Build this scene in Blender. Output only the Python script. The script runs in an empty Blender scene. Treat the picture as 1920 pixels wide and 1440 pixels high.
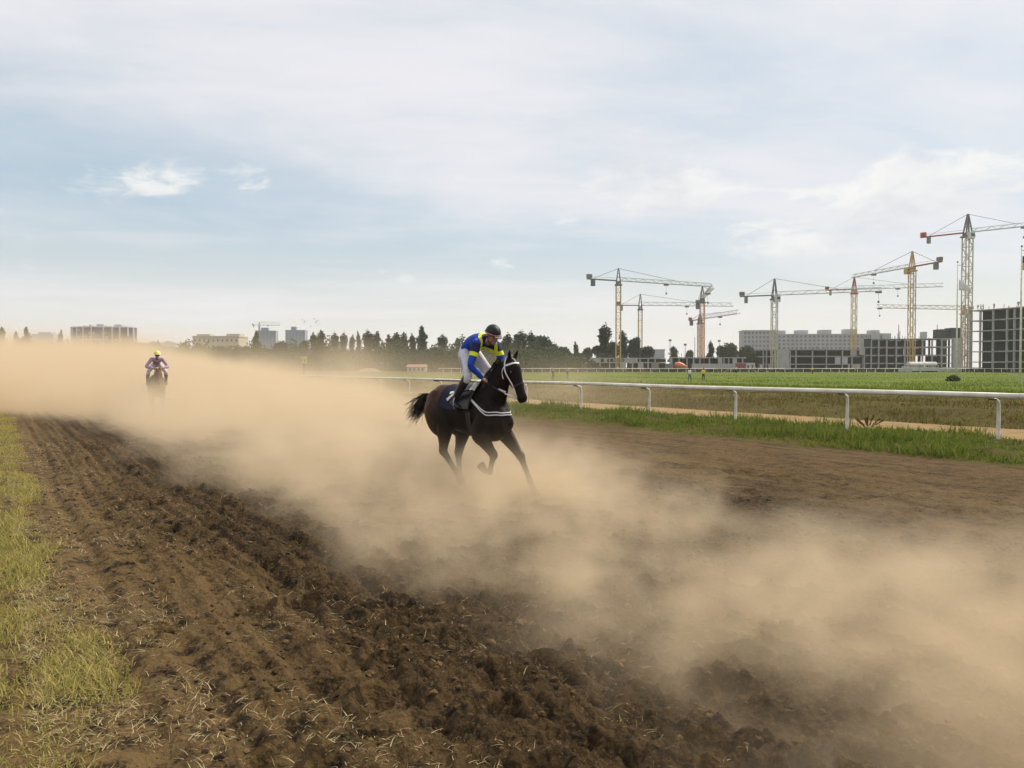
import bpy, bmesh, math, random
import numpy as np
from mathutils import Vector, Matrix, Euler

scene = bpy.context.scene
R = math.radians
# ------------------------------------------------------------------ camera, sky, sun, exposure
CAMZ = 1.85
cam_data = bpy.data.cameras.new('camera')
cam_data.lens = 28.0
cam_data.sensor_width = 36.0
cam_data.clip_start = 0.05
cam_data.clip_end = 12000
cam = bpy.data.objects.new('camera', cam_data)
scene.collection.objects.link(cam)
cam.location = (0, 0, CAMZ)
cam.rotation_euler = (R(90 - 1.23), 0, 0)
scene.camera = cam

SUN_EL, SUN_AZ = 50.0, 58.0          # degrees; azimuth from +Y (view direction) towards +X (right)
sun_dir = Vector((math.sin(R(SUN_AZ)) * math.cos(R(SUN_EL)), math.cos(R(SUN_AZ)) * math.cos(R(SUN_EL)), math.sin(R(SUN_EL))))
sd = bpy.data.lights.new('sun', 'SUN')
sd.energy = 5.0
sd.angle = R(1.0)
sd.color = (1.0, 0.89, 0.72)
sun = bpy.data.objects.new('sun', sd)
scene.collection.objects.link(sun)
sun.rotation_euler = sun_dir.to_track_quat('Z', 'Y').to_euler()

vs = scene.view_settings
vs.view_transform = 'Standard'
vs.look = 'None'
vs.exposure = 0.0
vs.gamma = 1.0
vs.use_curve_mapping = False
cy = scene.cycles
cy.use_denoising = True
cy.max_bounces = 8
cy.diffuse_bounces = 3
cy.glossy_bounces = 2
cy.transmission_bounces = 2
cy.volume_bounces = 2
cy.transparent_max_bounces = 6
cy.volume_max_steps = 512
cy.volume_step_rate = 4.0
cy.use_adaptive_sampling = True
cy.adaptive_threshold = 0.02


class S:
    """a node socket one can calculate with"""
    def __init__(self, nt, sock): self.nt, self.s = nt, sock
    def __add__(a, b): return a.m('ADD', b)
    def __radd__(a, b): return a.m('ADD', b)
    def __sub__(a, b): return a.m('SUBTRACT', b)
    def __rsub__(a, b): return K(a.nt, b).m('SUBTRACT', a)
    def __mul__(a, b): return a.m('MULTIPLY', b)
    def __rmul__(a, b): return a.m('MULTIPLY', b)
    def __truediv__(a, b): return a.m('DIVIDE', b)
    def __rtruediv__(a, b): return K(a.nt, b).m('DIVIDE', a)
    def __neg__(a): return a.m('MULTIPLY', -1.0)
    def m(a, op, b=None, c=None):
        n = a.nt.nodes.new('ShaderNodeMath'); n.operation = op
        put(a.nt, n.inputs[0], a)
        if b is not None: put(a.nt, n.inputs[1], b)
        if c is not None: put(a.nt, n.inputs[2], c)
        return S(a.nt, n.outputs[0])
    def smooth(a, lo, hi, o0=0.0, o1=1.0, kind='SMOOTHSTEP'):
        n = a.nt.nodes.new('ShaderNodeMapRange'); n.interpolation_type = kind
        put(a.nt, n.inputs[0], a)
        for i, v in zip((1, 2, 3, 4), (lo, hi, o0, o1)): put(a.nt, n.inputs[i], v)
        return S(a.nt, n.outputs[0])
    def lin(a, lo, hi, o0=0.0, o1=1.0): return a.smooth(lo, hi, o0, o1, 'LINEAR')
    def xyz(a):
        n = a.nt.nodes.new('ShaderNodeSeparateXYZ'); put(a.nt, n.inputs[0], a)
        return [S(a.nt, o) for o in n.outputs]
    def vm(a, op, b=None):
        n = a.nt.nodes.new('ShaderNodeVectorMath'); n.operation = op
        put(a.nt, n.inputs[0], a)
        if b is not None:
            put(a.nt, n.inputs['Scale'] if op == 'SCALE' else n.inputs[1], b)
        return S(a.nt, n.outputs[1] if op in ('LENGTH', 'DOT_PRODUCT', 'DISTANCE') else n.outputs[0])
    def noise(a, scale=1.0, detail=2.0, rough=0.5, out=0, distort=0.0, lac=2.0):
        n = a.nt.nodes.new('ShaderNodeTexNoise')
        n.noise_dimensions = '3D'
        put(a.nt, n.inputs['Vector'], a)
        n.inputs['Scale'].default_value = scale
        n.inputs['Detail'].default_value = detail
        n.inputs['Roughness'].default_value = rough
        n.inputs['Lacunarity'].default_value = lac
        n.inputs['Distortion'].default_value = distort
        return S(a.nt, n.outputs[out])
    def voronoi(a, scale=1.0, feature='F1', out=0):
        n = a.nt.nodes.new('ShaderNodeTexVoronoi'); n.feature = feature
        put(a.nt, n.inputs['Vector'], a); n.inputs['Scale'].default_value = scale
        return S(a.nt, n.outputs[out])
    def mix(a, c0, c1):
        """a is the factor; returns a colour"""
        n = a.nt.nodes.new('ShaderNodeMix'); n.data_type = 'RGBA'
        put(a.nt, n.inputs[0], a); put(a.nt, n.inputs[6], c0); put(a.nt, n.inputs[7], c1)
        return S(a.nt, n.outputs[2])
    def ramp(a, stops):
        n = a.nt.nodes.new('ShaderNodeValToRGB')
        put(a.nt, n.inputs[0], a)
        e = n.color_ramp.elements
        while len(e) < len(stops): e.new(0.5)
        for el, (p, c) in zip(e, stops):
            el.position = p; el.color = tuple(c) + (1.0,)
        return S(a.nt, n.outputs[0])


def put(nt, sock, v):
    if isinstance(v, S): nt.links.new(v.s, sock)
    elif isinstance(v, (tuple, list)) and len(v) == 3 and sock.type == 'RGBA': sock.default_value = (*v, 1.0)
    else: sock.default_value = v


def K(nt, v):
    n = nt.nodes.new('ShaderNodeValue'); n.outputs[0].default_value = v
    return S(nt, n.outputs[0])


def vec(nt, x, y, z):
    n = nt.nodes.new('ShaderNodeCombineXYZ')
    for i, v in enumerate((x, y, z)): put(nt, n.inputs[i], v)
    return S(nt, n.outputs[0])


world = bpy.data.worlds.new('World')
scene.world = world
world.use_nodes = True
wt = world.node_tree
wt.nodes.clear()
wout = wt.nodes.new('ShaderNodeOutputWorld')
wbg = wt.nodes.new('ShaderNodeBackground')
wt.links.new(wbg.outputs[0], wout.inputs[0])
sky = wt.nodes.new('ShaderNodeTexSky')
sky.sky_type = 'NISHITA'
sky.sun_disc = False
sky.sun_elevation = R(SUN_EL)
sky.sun_rotation = R(SUN_AZ)
sky.air_density = 1.0
sky.dust_density = 2.0
sky.ozone_density = 1.5
wtc = wt.nodes.new('ShaderNodeTexCoord')
D = S(wt, wtc.outputs['Generated']).vm('NORMALIZE')
dx, dy, dz = D.xyz()
el = dz.m('MAXIMUM', 0.0)
# cloud sheet seen in perspective: direction projected on a level layer
q = 1.0 / (el + 0.10)
cp = vec(wt, dx * q, dy * q, 0.0)
cw = cp.vm('ADD', cp.noise(1.1, 3, 0.55, out=1).vm('SUBTRACT', (0.5, 0.5, 0.5)).vm('SCALE', 0.7))
# high veil, streaked along one bearing
st = vec(wt, dx * q * 0.55 + dy * q * 0.25, dy * q * 0.95 - dx * q * 0.28, 3.7)
stw = st.vm('ADD', st.noise(0.7, 2, 0.5, out=1).vm('SCALE', 0.8))
veil = stw.noise(0.80, 7, 0.58)
veil = (veil + el.smooth(0.10, 0.40, -0.12, 0.13)).smooth(0.27, 0.70)
# broken cumulus scraps low down
CUO = (1.42, 5.1, 7.0)
cb = D.vm('MULTIPLY', (3.4, 3.4, 8.0)).vm('ADD', CUO)
cbw = cb.vm('ADD', cb.noise(1.6, 3, 0.6, out=1).vm('SUBTRACT', (0.5, 0.5, 0.5)).vm('SCALE', 0.55))
cu = cbw.noise(1.0, 8, 0.60)
cub = el.smooth(0.04, 0.15) * el.smooth(0.22, 0.36, 1.0, 0.0)
cum = (cu + (cub - 1.0) * 0.30).smooth(0.516, 0.605)
shade = cbw.vm('ADD', (0.03, 0.0, 0.22)).noise(1.0, 7, 0.60).smooth(0.46, 0.70)
hz = el.smooth(0.0, 0.19, 1.0, 0.0)
skyc = S(wt, sky.outputs[0]).vm('SCALE', 0.11)
skyc = K(wt, 0.60).mix(skyc, (0.60, 0.75, 0.84))
c1 = (hz * 0.95).mix(skyc, (0.875, 0.855, 0.795))
c2 = (veil * 0.94).mix(c1, (0.875, 0.862, 0.895))
cc = shade.mix((0.95, 0.945, 0.93), (0.73, 0.76, 0.81))
c3 = (cum * 0.90).mix(c2, cc)
put(wt, wbg.inputs[0], c3)
wbg.inputs[1].default_value = 1.0

# ------------------------------------------------------------------ helpers
COL = scene.collection
rng = np.random.default_rng(7)
random.seed(7)
TA = R(33.0)                     # the track runs 33 degrees left of the view axis
CT, ST = math.cos(TA), math.sin(TA)


def W(t, s, z=0.0):
    """track coordinates (across, along) to world"""
    return Vector((t * CT - s * ST, t * ST + s * CT, z))


def TS(x, y):
    return x * CT + y * ST, -x * ST + y * CT


def lattice(n, seed):
    return np.random.default_rng(seed).random((n, n))


_lat = lattice(256, 11)


def vnoise(x, y, seed=0):
    """smooth value noise in 0..1 (numpy arrays)"""
    x = np.asarray(x, float) + seed * 17.31; y = np.asarray(y, float) + seed * 9.17
    xi = np.floor(x).astype(int); yi = np.floor(y).astype(int)
    fx = x - xi; fy = y - yi
    fx = fx * fx * (3 - 2 * fx); fy = fy * fy * (3 - 2 * fy)
    g = lambda a, b: _lat[a % 256, b % 256]
    return ((g(xi, yi) * (1 - fx) + g(xi + 1, yi) * fx) * (1 - fy) + (g(xi, yi + 1) * (1 - fx) + g(xi + 1, yi + 1) * fx) * fy)


def fbm(x, y, oct=4, seed=0, gain=0.5):
    v = 0; a = 1; tot = 0
    for i in range(oct):
        v = v + a * vnoise(x * 2 ** i, y * 2 ** i, seed + i * 3); tot += a; a *= gain
    return v / tot


def sstep(a, b, x):
    u = np.clip((np.asarray(x, float) - a) / (b - a), 0, 1)
    return u * u * (3 - 2 * u)


def mesh_np(name, verts, faces, mat=None, smooth=False):
    """verts (n,3) array; faces: (m,k) int array with one k"""
    verts = np.asarray(verts, np.float32); faces = np.asarray(faces, np.int32)
    me = bpy.data.meshes.new(name)
    me.vertices.add(len(verts)); me.vertices.foreach_set('co', verts.ravel())
    k = faces.shape[1]
    me.loops.add(faces.size); me.loops.foreach_set('vertex_index', faces.ravel())
    me.polygons.add(len(faces)); me.polygons.foreach_set('loop_start', np.arange(0, faces.size, k, dtype=np.int32))
    me.polygons.foreach_set('loop_total', np.full(len(faces), k, np.int32))
    me.polygons.foreach_set('use_smooth', np.full(len(faces), smooth))
    me.update(calc_edges=True)
    if mat: me.materials.append(mat)
    return me


def link(name, data, parent=None, label=None, cat=None, group=None, kind=None, loc=None, rz=None):
    o = bpy.data.objects.new(name, data)
    COL.objects.link(o)
    if parent: o.parent = parent
    if loc is not None: o.location = loc
    if rz is not None: o.rotation_euler = (0, 0, rz)
    if label: o['label'] = label
    if cat: o['category'] = cat
    if group: o['group'] = group
    if kind: o['kind'] = kind
    return o


def mat(name, col, rough=0.8, spec=0.3, var=0.0, vscale=2.0, bump=0.0, bscale=20.0, col2=None, metal=0.0, sub=None):
    """plain surface with noise in its colour and fine relief"""
    m = bpy.data.materials.new(name); m.use_nodes = True
    nt = m.node_tree; b = nt.nodes['Principled BSDF']
    b.inputs['Roughness'].default_value = rough
    b.inputs['Specular IOR Level'].default_value = spec
    b.inputs['Metallic'].default_value = metal
    tc = nt.nodes.new('ShaderNodeTexCoord'); P = S(nt, tc.outputs['Object'])
    if var or col2:
        n = P.noise(vscale, 5, 0.6).smooth(0.3, 0.7)
        c2 = col2 or tuple(c * (1 - var) for c in col)
        put(nt, b.inputs['Base Color'], n.mix(col, c2))
    else:
        b.inputs['Base Color'].default_value = (*col, 1)
    if bump:
        bn = nt.nodes.new('ShaderNodeBump'); bn.inputs['Strength'].default_value = bump; bn.inputs['Distance'].default_value = 0.02
        put(nt, bn.inputs['Height'], P.noise(bscale, 4, 0.6)); nt.links.new(bn.outputs[0], b.inputs['Normal'])
    return m


class MB:
    """collects simple closed solids, builds one mesh"""
    def __init__(self): self.v = []; self.f = []
    def quadmesh(self, vs, fs):
        n = len(self.v); self.v += [tuple(p) for p in vs]; self.f += [tuple(i + n for i in q_) for q_ in fs]; return self
    def box(self, x0, x1, y0, y1, z0, z1):
        return self.quadmesh([(x, y, z) for z in (z0, z1) for y in (y0, y1) for x in (x0, x1)],
                             [(0, 2, 3, 1), (4, 5, 7, 6), (0, 1, 5, 4), (2, 6, 7, 3), (0, 4, 6, 2), (1, 3, 7, 5)])
    def bar(self, a, b, w, h=None, up=(0, 0, 1)):
        a, b = Vector(a), Vector(b); d = (b - a)
        if d.length < 1e-6: return self
        d.normalize(); u = Vector(up)
        if abs(d.dot(u)) > 0.97: u = Vector((1, 0, 0))
        sx = d.cross(u).normalized(); sz = sx.cross(d); h = h or w
        vs = [p + sx * (i * w / 2) + sz * (j * h / 2) for p in (a, b) for i, j in ((-1, -1), (1, -1), (1, 1), (-1, 1))]
        return self.quadmesh(vs, [(0, 1, 2, 3), (7, 6, 5, 4), (0, 4, 5, 1), (1, 5, 6, 2), (2, 6, 7, 3), (3, 7, 4, 0)])
    def tube(self, pts, rad, n=8, flat=None):
        """swept tube with round (or flat[i]-squashed) section"""
        pts = [Vector(p) for p in pts]
        if not hasattr(rad, '__len__'): rad = [rad] * len(pts)
        vs, fs = [], []; prev = None
        for i, p in enumerate(pts):
            d = (pts[min(i + 1, len(pts) - 1)] - pts[max(i - 1, 0)]).normalized()
            if prev is None:
                u = Vector((0, 0, 1)) if abs(d.z) < 0.9 else Vector((1, 0, 0))
                u = (u - d * u.dot(d)).normalized()
            else:
                u = (prev - d * prev.dot(d)).normalized()
            prev = u; w = d.cross(u)
            for k in range(n):
                a = 2 * math.pi * k / n
                vs.append(p + (u * math.cos(a) + w * math.sin(a)) * rad[i])
        for i in range(len(pts) - 1):
            for k in range(n):
                fs.append((i * n + k, i * n + (k + 1) % n, (i + 1) * n + (k + 1) % n, (i + 1) * n + k))
        fs.append(tuple(range(n - 1, -1, -1))); fs.append(tuple((len(pts) - 1) * n + k for k in range(n)))
        return self.quadmesh(vs, fs)
    def ball(self, c, rx, ry=None, rz=None, nu=12, nv=8, rot=None):
        ry = ry or rx; rz = rz or rx; c = Vector(c); vs = []; fs = []
        M = rot or Matrix.Identity(3)
        vs.append(c + M @ Vector((0, 0, rz)))
        for j in range(1, nv):
            th = math.pi * j / nv
            for i in range(nu):
                ph = 2 * math.pi * i / nu
                vs.append(c + M @ Vector((rx * math.sin(th) * math.cos(ph), ry * math.sin(th) * math.sin(ph), rz * math.cos(th))))
        vs.append(c + M @ Vector((0, 0, -rz)))
        for i in range(nu):
            fs.append((0, 1 + i, 1 + (i + 1) % nu))
            fs.append((len(vs) - 1, 1 + (nv - 2) * nu + (i + 1) % nu, 1 + (nv - 2) * nu + i))
            for j in range(nv - 2):
                fs.append((1 + j * nu + i, 1 + (j + 1) * nu + i, 1 + (j + 1) * nu + (i + 1) % nu, 1 + j * nu + (i + 1) % nu))
        return self.quadmesh(vs, fs)
    def mesh(self, name, m=None, smooth=False):
        me = bpy.data.meshes.new(name); me.from_pydata([tuple(p) for p in self.v], [], self.f)
        if smooth: me.polygons.foreach_set('use_smooth', [True] * len(me.polygons))
        if m: me.materials.append(m)
        me.update(); return me
    def build(self, name, m=None, parent=None, smooth=False, **kw):
        return link(name, self.mesh(name, m, smooth), parent, **kw)


def px(x, y, depth):
    """point of the photograph (1920 px wide) at a given depth, as a place in the scene"""
    return Vector(((x - 960) / 1493.0 * depth, depth, CAMZ - (y - 688) / 1493.0 * depth))


def copy_tree(o, parent=None):
    c = o.copy(); COL.objects.link(c); c.parent = parent
    for ch in list(o.children): copy_tree(ch, c)
    return c
# ------------------------------------------------------------------ ground
def Hf(t, s):
    """broad height of the ground in track coordinates"""
    t = np.asarray(t, float); s = np.asarray(s, float)
    x = t * CT - s * ST; y = t * ST + s * CT
    z = 0.03 * sstep(0.7, 0.1, t)
    z = z + 0.16 * sstep(15.2, 17.2, t) * sstep(20.9, 19.6, t)
    z = z + 0.42 * sstep(25.2, 28.3, t) - 0.42 * sstep(45, 62, t)
    z = z - 0.38 * sstep(24, -8, x) * sstep(50, 75, t)
    z = z + 0.30 * sstep(140, 228, y)
    return z


def spaced(segs):
    """segs: (start, end, step at start, step at end)"""
    out = []
    for a, b, d0, d1 in segs:
        p = a
        while p < b - 1e-6:
            out.append(p); u = (p - a) / (b - a); p += d0 + (d1 - d0) * u
    out.append(segs[-1][1])
    return np.array(out)


def sheet(name, ts, ss, m, extra=None, smooth=True):
    T, Sg = np.meshgrid(ts, ss, indexing='ij')
    Z = Hf(T, Sg)
    if extra is not None: Z = Z + extra(T, Sg)
    n, k = T.shape
    V = np.stack([T, Sg, Z], -1).reshape(-1, 3)
    idx = np.arange(n * k).reshape(n, k)
    F = np.stack([idx[:-1, :-1], idx[1:, :-1], idx[1:, 1:], idx[:-1, 1:]], -1).reshape(-1, 4)
    return link(name, mesh_np(name, V, F, m, smooth), kind='structure', rz=TA)


def soil_mat():
    m = bpy.data.materials.new('soil'); m.use_nodes = True
    nt = m.node_tree; b = nt.nodes['Principled BSDF']
    P = S(nt, nt.nodes.new('ShaderNodeTexCoord').outputs['Object'])
    t, s, z = P.xyz()
    big = P.vm('MULTIPLY', (1.0, 0.35, 1.0)).noise(0.55, 4, 0.6)
    mid = P.noise(5.0, 5, 0.65)
    fine = P.noise(38.0, 4, 0.7)
    streak = P.vm('MULTIPLY', (1.0, 0.10, 1.0)).noise(3.2, 4, 0.6)
    dry = (t + (big - 0.5) * 9.0 + (streak - 0.5) * 5.0).smooth(6.5, 11.5)
    dark = (mid * 0.5 + P.noise(13.0, 5, 0.7) * 0.5).smooth(0.40, 0.60).mix((0.0105, 0.0070, 0.0033), (0.0520, 0.0318, 0.0132))
    dark = fine.smooth(0.52, 0.72).mix(dark, (0.1250, 0.0790, 0.0320))
    hl = P.vm('MULTIPLY', (7.0, 0.22, 1.0)).noise(1.0, 4, 0.6)
    dark = (hl.smooth(0.48, 0.62) * t.smooth(1.6, 4.2, 0.75, 0.06)).mix(dark, (0.112, 0.071, 0.031))
    # drier crust by the verge
    crust = ((t + (mid - 0.5) * 1.6).smooth(0.3, 2.6, 1.0, 0.0) * 0.75)
    dark = (crust * mid.smooth(0.38, 0.55)).mix(dark, (0.168, 0.110, 0.046))
    lt = (mid * 0.45 + streak * 0.35 + P.vm('MULTIPLY', (1.0, 0.4, 1.0)).noise(1.7, 5, 0.65) * 0.35).smooth(0.46, 0.66).mix((0.0418, 0.0253, 0.0098), (0.1140, 0.0729, 0.0289))
    lt = fine.smooth(0.50, 0.8).mix(lt, (0.1444, 0.0967, 0.0412))
    put(nt, b.inputs['Base Color'], dry.mix(dark, lt))
    b.inputs['Roughness'].default_value = 0.95
    b.inputs['Specular IOR Level'].default_value = 0.15
    bn = nt.nodes.new('ShaderNodeBump'); bn.inputs['Strength'].default_value = 1.0; bn.inputs['Distance'].default_value = 0.055
    put(nt, bn.inputs['Height'], P.noise(16.0, 6, 0.68) + P.voronoi(26.0) * 0.35)
    nt.links.new(bn.outputs[0], b.inputs['Normal'])
    return m


def grassy_ground(name, c0, c1, c2, sc=1.0):
    m = bpy.data.materials.new(name); m.use_nodes = True
    nt = m.node_tree; b = nt.nodes['Principled BSDF']
    P = S(nt, nt.nodes.new('ShaderNodeTexCoord').outputs['Object'])
    a = P.noise(0.12 * sc, 5, 0.6).smooth(0.35, 0.65).mix(c0, c1)
    a = P.noise(1.3 * sc, 5, 0.7).smooth(0.45, 0.75).mix(a, c2)
    put(nt, b.inputs['Base Color'], a)
    b.inputs['Roughness'].default_value = 0.95; b.inputs['Specular IOR Level'].default_value = 0.1
    bn = nt.nodes.new('ShaderNodeBump'); bn.inputs['Strength'].default_value = 0.8; bn.inputs['Distance'].default_value = 0.06
    put(nt, bn.inputs['Height'], P.noise(7.0 * sc, 5, 0.7)); nt.links.new(bn.outputs[0], b.inputs['Normal'])
    return m


M_SOIL = soil_mat()
M_SAND = mat('sand', (0.27, 0.185, 0.092), 0.95, 0.1, col2=(0.19, 0.125, 0.06), vscale=1.2, bump=0.6, bscale=9)
M_VERGE = grassy_ground('verge_ground', (0.17, 0.135, 0.06), (0.21, 0.155, 0.075), (0.10, 0.08, 0.04), 6)
M_BANK = grassy_ground('bank_ground', (0.0675, 0.0558, 0.0132), (0.0855, 0.0765, 0.0180), (0.0450, 0.0324, 0.0108), 2)
M_FIELD = grassy_ground('field_ground', (0.0800, 0.1232, 0.0098), (0.1160, 0.1408, 0.0154), (0.0640, 0.0986, 0.0084), 0.8)
M_SITE = grassy_ground('site_ground', (0.10, 0.085, 0.06), (0.13, 0.11, 0.075), (0.07, 0.075, 0.035), 0.5)

# hoof prints in the churned soil
NP_ = 760
hp_s = 1.5 + 22 * rng.random(NP_) ** 1.5
hp_t = rng.uniform(0.9, 11.5, NP_)
hp_r = rng.uniform(0.07, 0.15, NP_); hp_d = rng.uniform(0.025, 0.075, NP_); hp_a = rng.uniform(-0.5, 0.5, NP_)


def soil_relief(T, Sg):
    band = sstep(0.2, 1.3, T) * sstep(16.2, 13.0, T)
    wt_ = T + 0.35 * (fbm(T * 0.5, Sg * 0.25, 2, 5) - 0.5)
    furrow = (np.sin(wt_ * 2 * np.pi / 0.42) + 0.5 * np.sin(wt_ * 2 * np.pi / 0.17)) * 0.024 * sstep(4.6, 2.0, T)
    rut = -0.06 * np.exp(-((wt_ - 0.75) / 0.07) ** 2) - 0.05 * np.exp(-((wt_ - 1.75) / 0.09) ** 2)
    n1 = fbm(T * 2.2, Sg * 1.5, 3, 1) - 0.5
    n2 = 1 - 2 * np.abs(fbm(T * 6.0, Sg * 5.0, 3, 2, 0.6) - 0.5)
    n3 = fbm(T * 19, Sg * 17, 2, 3) - 0.5
    near = sstep(26, 9, Sg)
    n4 = fbm(T * 43, Sg * 39, 1, 6) - 0.5
    n5 = 1 - 2 * np.abs(fbm(T * 15, Sg * 13, 2, 9, 0.6) - 0.5)
    z = 0.10 * n1 + (0.050 * (n2 - 0.72) + 0.050 * n3 + 0.045 * n4 + 0.045 * (n5 - 0.7)) * (0.25 + 0.75 * near)
    z *= 0.45 + 0.55 * sstep(0.8, 2.6, T)
    z *= 1 - 0.35 * sstep(2.6, 4.6, T)
    z *= 1 - 0.35 * sstep(7.5, 11, T)
    for t0, s0, r, d, a in zip(hp_t, hp_s, hp_r, hp_d, hp_a):
        i0 = np.searchsorted(T[:, 0], (t0 - 3 * r, t0 + 3 * r)); j0 = np.searchsorted(Sg[0], (s0 - 3.4 * r, s0 + 3.4 * r))
        if i0[1] - i0[0] < 2 or j0[1] - j0[0] < 2: continue
        sl = (slice(*i0), slice(*j0))
        u = T[sl] - t0; v = Sg[sl] - s0
        q_ = np.hypot(u * math.cos(a) + v * math.sin(a), (v * math.cos(a) - u * math.sin(a)) / 1.25) / r
        z[sl] += -d * np.exp(-(q_ ** 4)) + 0.42 * d * np.exp(-((q_ - 1.45) / 0.38) ** 2)
    return (z + furrow + rut * near) * band


s_near = spaced([(-20, 1.0, 2.0, 0.3), (1.0, 8.5, 0.021, 0.024), (8.5, 24, 0.026, 0.11), (24, 70, 0.12, 1.2), (70, 260, 1.3, 12)])
t_trk = spaced([(0.0, 6.5, 0.021, 0.021), (6.5, 15.6, 0.023, 0.12)])
sheet('racetrack', t_trk, s_near, M_SOIL, soil_relief)
s_mid = spaced([(-25, 2, 2, 0.5), (2, 60, 0.16, 0.5), (60, 260, 0.6, 8)])
sheet('grass_verge', spaced([(-60, -3, 8, 0.6), (-3, 0.0, 0.3, 0.1)]), s_mid, M_VERGE,
      lambda T, Sg: (fbm(T * 3, Sg * 2, 3, 8) - 0.5) * 0.10 * sstep(0.0, -0.35, T))


def strip_relief(T, Sg):
    z = (fbm(T * 1.4, Sg * 0.9, 4, 21) - 0.5) * 0.22 * sstep(15.6, 16.6, T) * sstep(21.2, 20.6, T)
    return z


HEAPS = [(20.0, 11.6, 0.5, 0.30), (20.2, 19.0, 0.8, 0.26), (20.1, 20.5, 0.6, 0.22), (20.2, 23.4, 0.9, 0.30), (20.2, 25.0, 0.7, 0.25), (20.3, 31.0, 0.9, 0.34), (20.2, 33.0, 0.6, 0.28),
         (20.1, 6.0, 0.6, 0.2), (20.2, 15.6, 0.4, 0.16)]
sheet('rail_strip', spaced([(15.6, 21.4, 0.09, 0.09)]), s_mid, M_BANK, strip_relief)
sheet('sand_path', spaced([(21.4, 25.4, 0.4, 0.4)]), s_mid, M_SAND, lambda T, Sg: (fbm(T * 1.5, Sg, 3, 31) - 0.5) * 0.04 * sstep(21.4, 22, T) * sstep(25.4, 25, T))
sheet('grass_bank', spaced([(25.4, 30, 0.12, 0.2), (30, 38.5, 0.4, 0.6)]), s_mid, M_BANK,
      lambda T, Sg: (fbm(T * 0.9, Sg * 0.7, 4, 41) - 0.5) * 0.30 * sstep(25.4, 26.4, T) * sstep(38.5, 36, T))
sheet('sand_strip', spaced([(38.5, 46.0, 1.0, 1.0)]), s_mid, M_SAND)
sheet('field', spaced([(46, 90, 1.2, 2), (90, 360, 2.2, 8)]), spaced([(-160, -10, 10, 3), (-10, 120, 2, 3), (120, 420, 4, 10)]), M_FIELD,
      lambda T, Sg: (fbm(T * 0.12, Sg * 0.10, 3, 51) - 0.5) * 0.25 * sstep(46, 58, T))
big = MB(); big.quadmesh([(-4000, -300, -0.5), (4000, -300, -0.5), (4000, 6000, -0.5), (-4000, 6000, -0.5)], [(0, 1, 2, 3)])
big.build('ground', M_SITE, kind='structure')
sg = MB(); sg.quadmesh([(-900, 231, 0.33), (900, 231, 0.33), (1200, 1600, 0.36), (-1200, 1600, 0.36), (-900, 229, -0.4), (900, 229, -0.4)], [(0, 1, 2, 3), (4, 5, 1, 0)])
sg.build('site_ground', M_SITE, kind='structure')


# ------------------------------------------------------------------ loose soil, straw, grass
def leaf_mat(name, cols, transl=0.35, rough=0.7):
    """cols: colours drawn per blade"""
    m = bpy.data.materials.new(name); m.use_nodes = True
    nt = m.node_tree; nt.nodes.clear()
    out = nt.nodes.new('ShaderNodeOutputMaterial'); b = nt.nodes.new('ShaderNodeBsdfPrincipled'); tr = nt.nodes.new('ShaderNodeBsdfTranslucent'); mx = nt.nodes.new('ShaderNodeMixShader')
    g = nt.nodes.new('ShaderNodeNewGeometry')
    r = S(nt, g.outputs['Random Per Island'])
    c = r.ramp([(i / max(1, len(cols) - 1), c) for i, c in enumerate(cols)])
    put(nt, b.inputs['Base Color'], c); put(nt, tr.inputs['Color'], c)
    b.inputs['Roughness'].default_value = rough; b.inputs['Specular IOR Level'].default_value = 0.2
    mx.inputs[0].default_value = transl
    nt.links.new(b.outputs[0], mx.inputs[1]); nt.links.new(tr.outputs[0], mx.inputs[2]); nt.links.new(mx.outputs[0], out.inputs[0])
    return m


def blades(name, t, s, z, h, w, lean, m, label, cat='grass', parent=None, kind='stuff'):
    n = len(t); a = rng.uniform(0, 2 * np.pi, n); b = rng.uniform(0, 2 * np.pi, n)
    P = np.stack([t, s, z], -1)
    side = np.stack([np.cos(a), np.sin(a), np.zeros(n)], -1) * (w / 2)[:, None]
    ld = np.stack([np.cos(b), np.sin(b), np.zeros(n)], -1)
    ln = np.sin(lean)[:, None] * h[:, None]; up = np.zeros((n, 3)); up[:, 2] = np.cos(lean) * h
    mid = P + ld * ln * 0.38 + up * 0.62
    tip = P + ld * ln + up * np.where(lean > 1.0, 0.75, 1.0)[:, None]
    V = np.stack([P - side, P + side, mid - side * 0.75, mid + side * 0.75, tip], 1).reshape(-1, 3)
    o = (np.arange(n) * 5)[:, None]
    F = np.concatenate([o + np.array([[0, 1, 3]]), o + np.array([[0, 3, 2]]), o + np.array([[2, 3, 4]])], 0)
    return link(name, mesh_np(name, V, F, m), parent, kind=kind, label=label, cat=cat, rz=TA)


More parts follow.
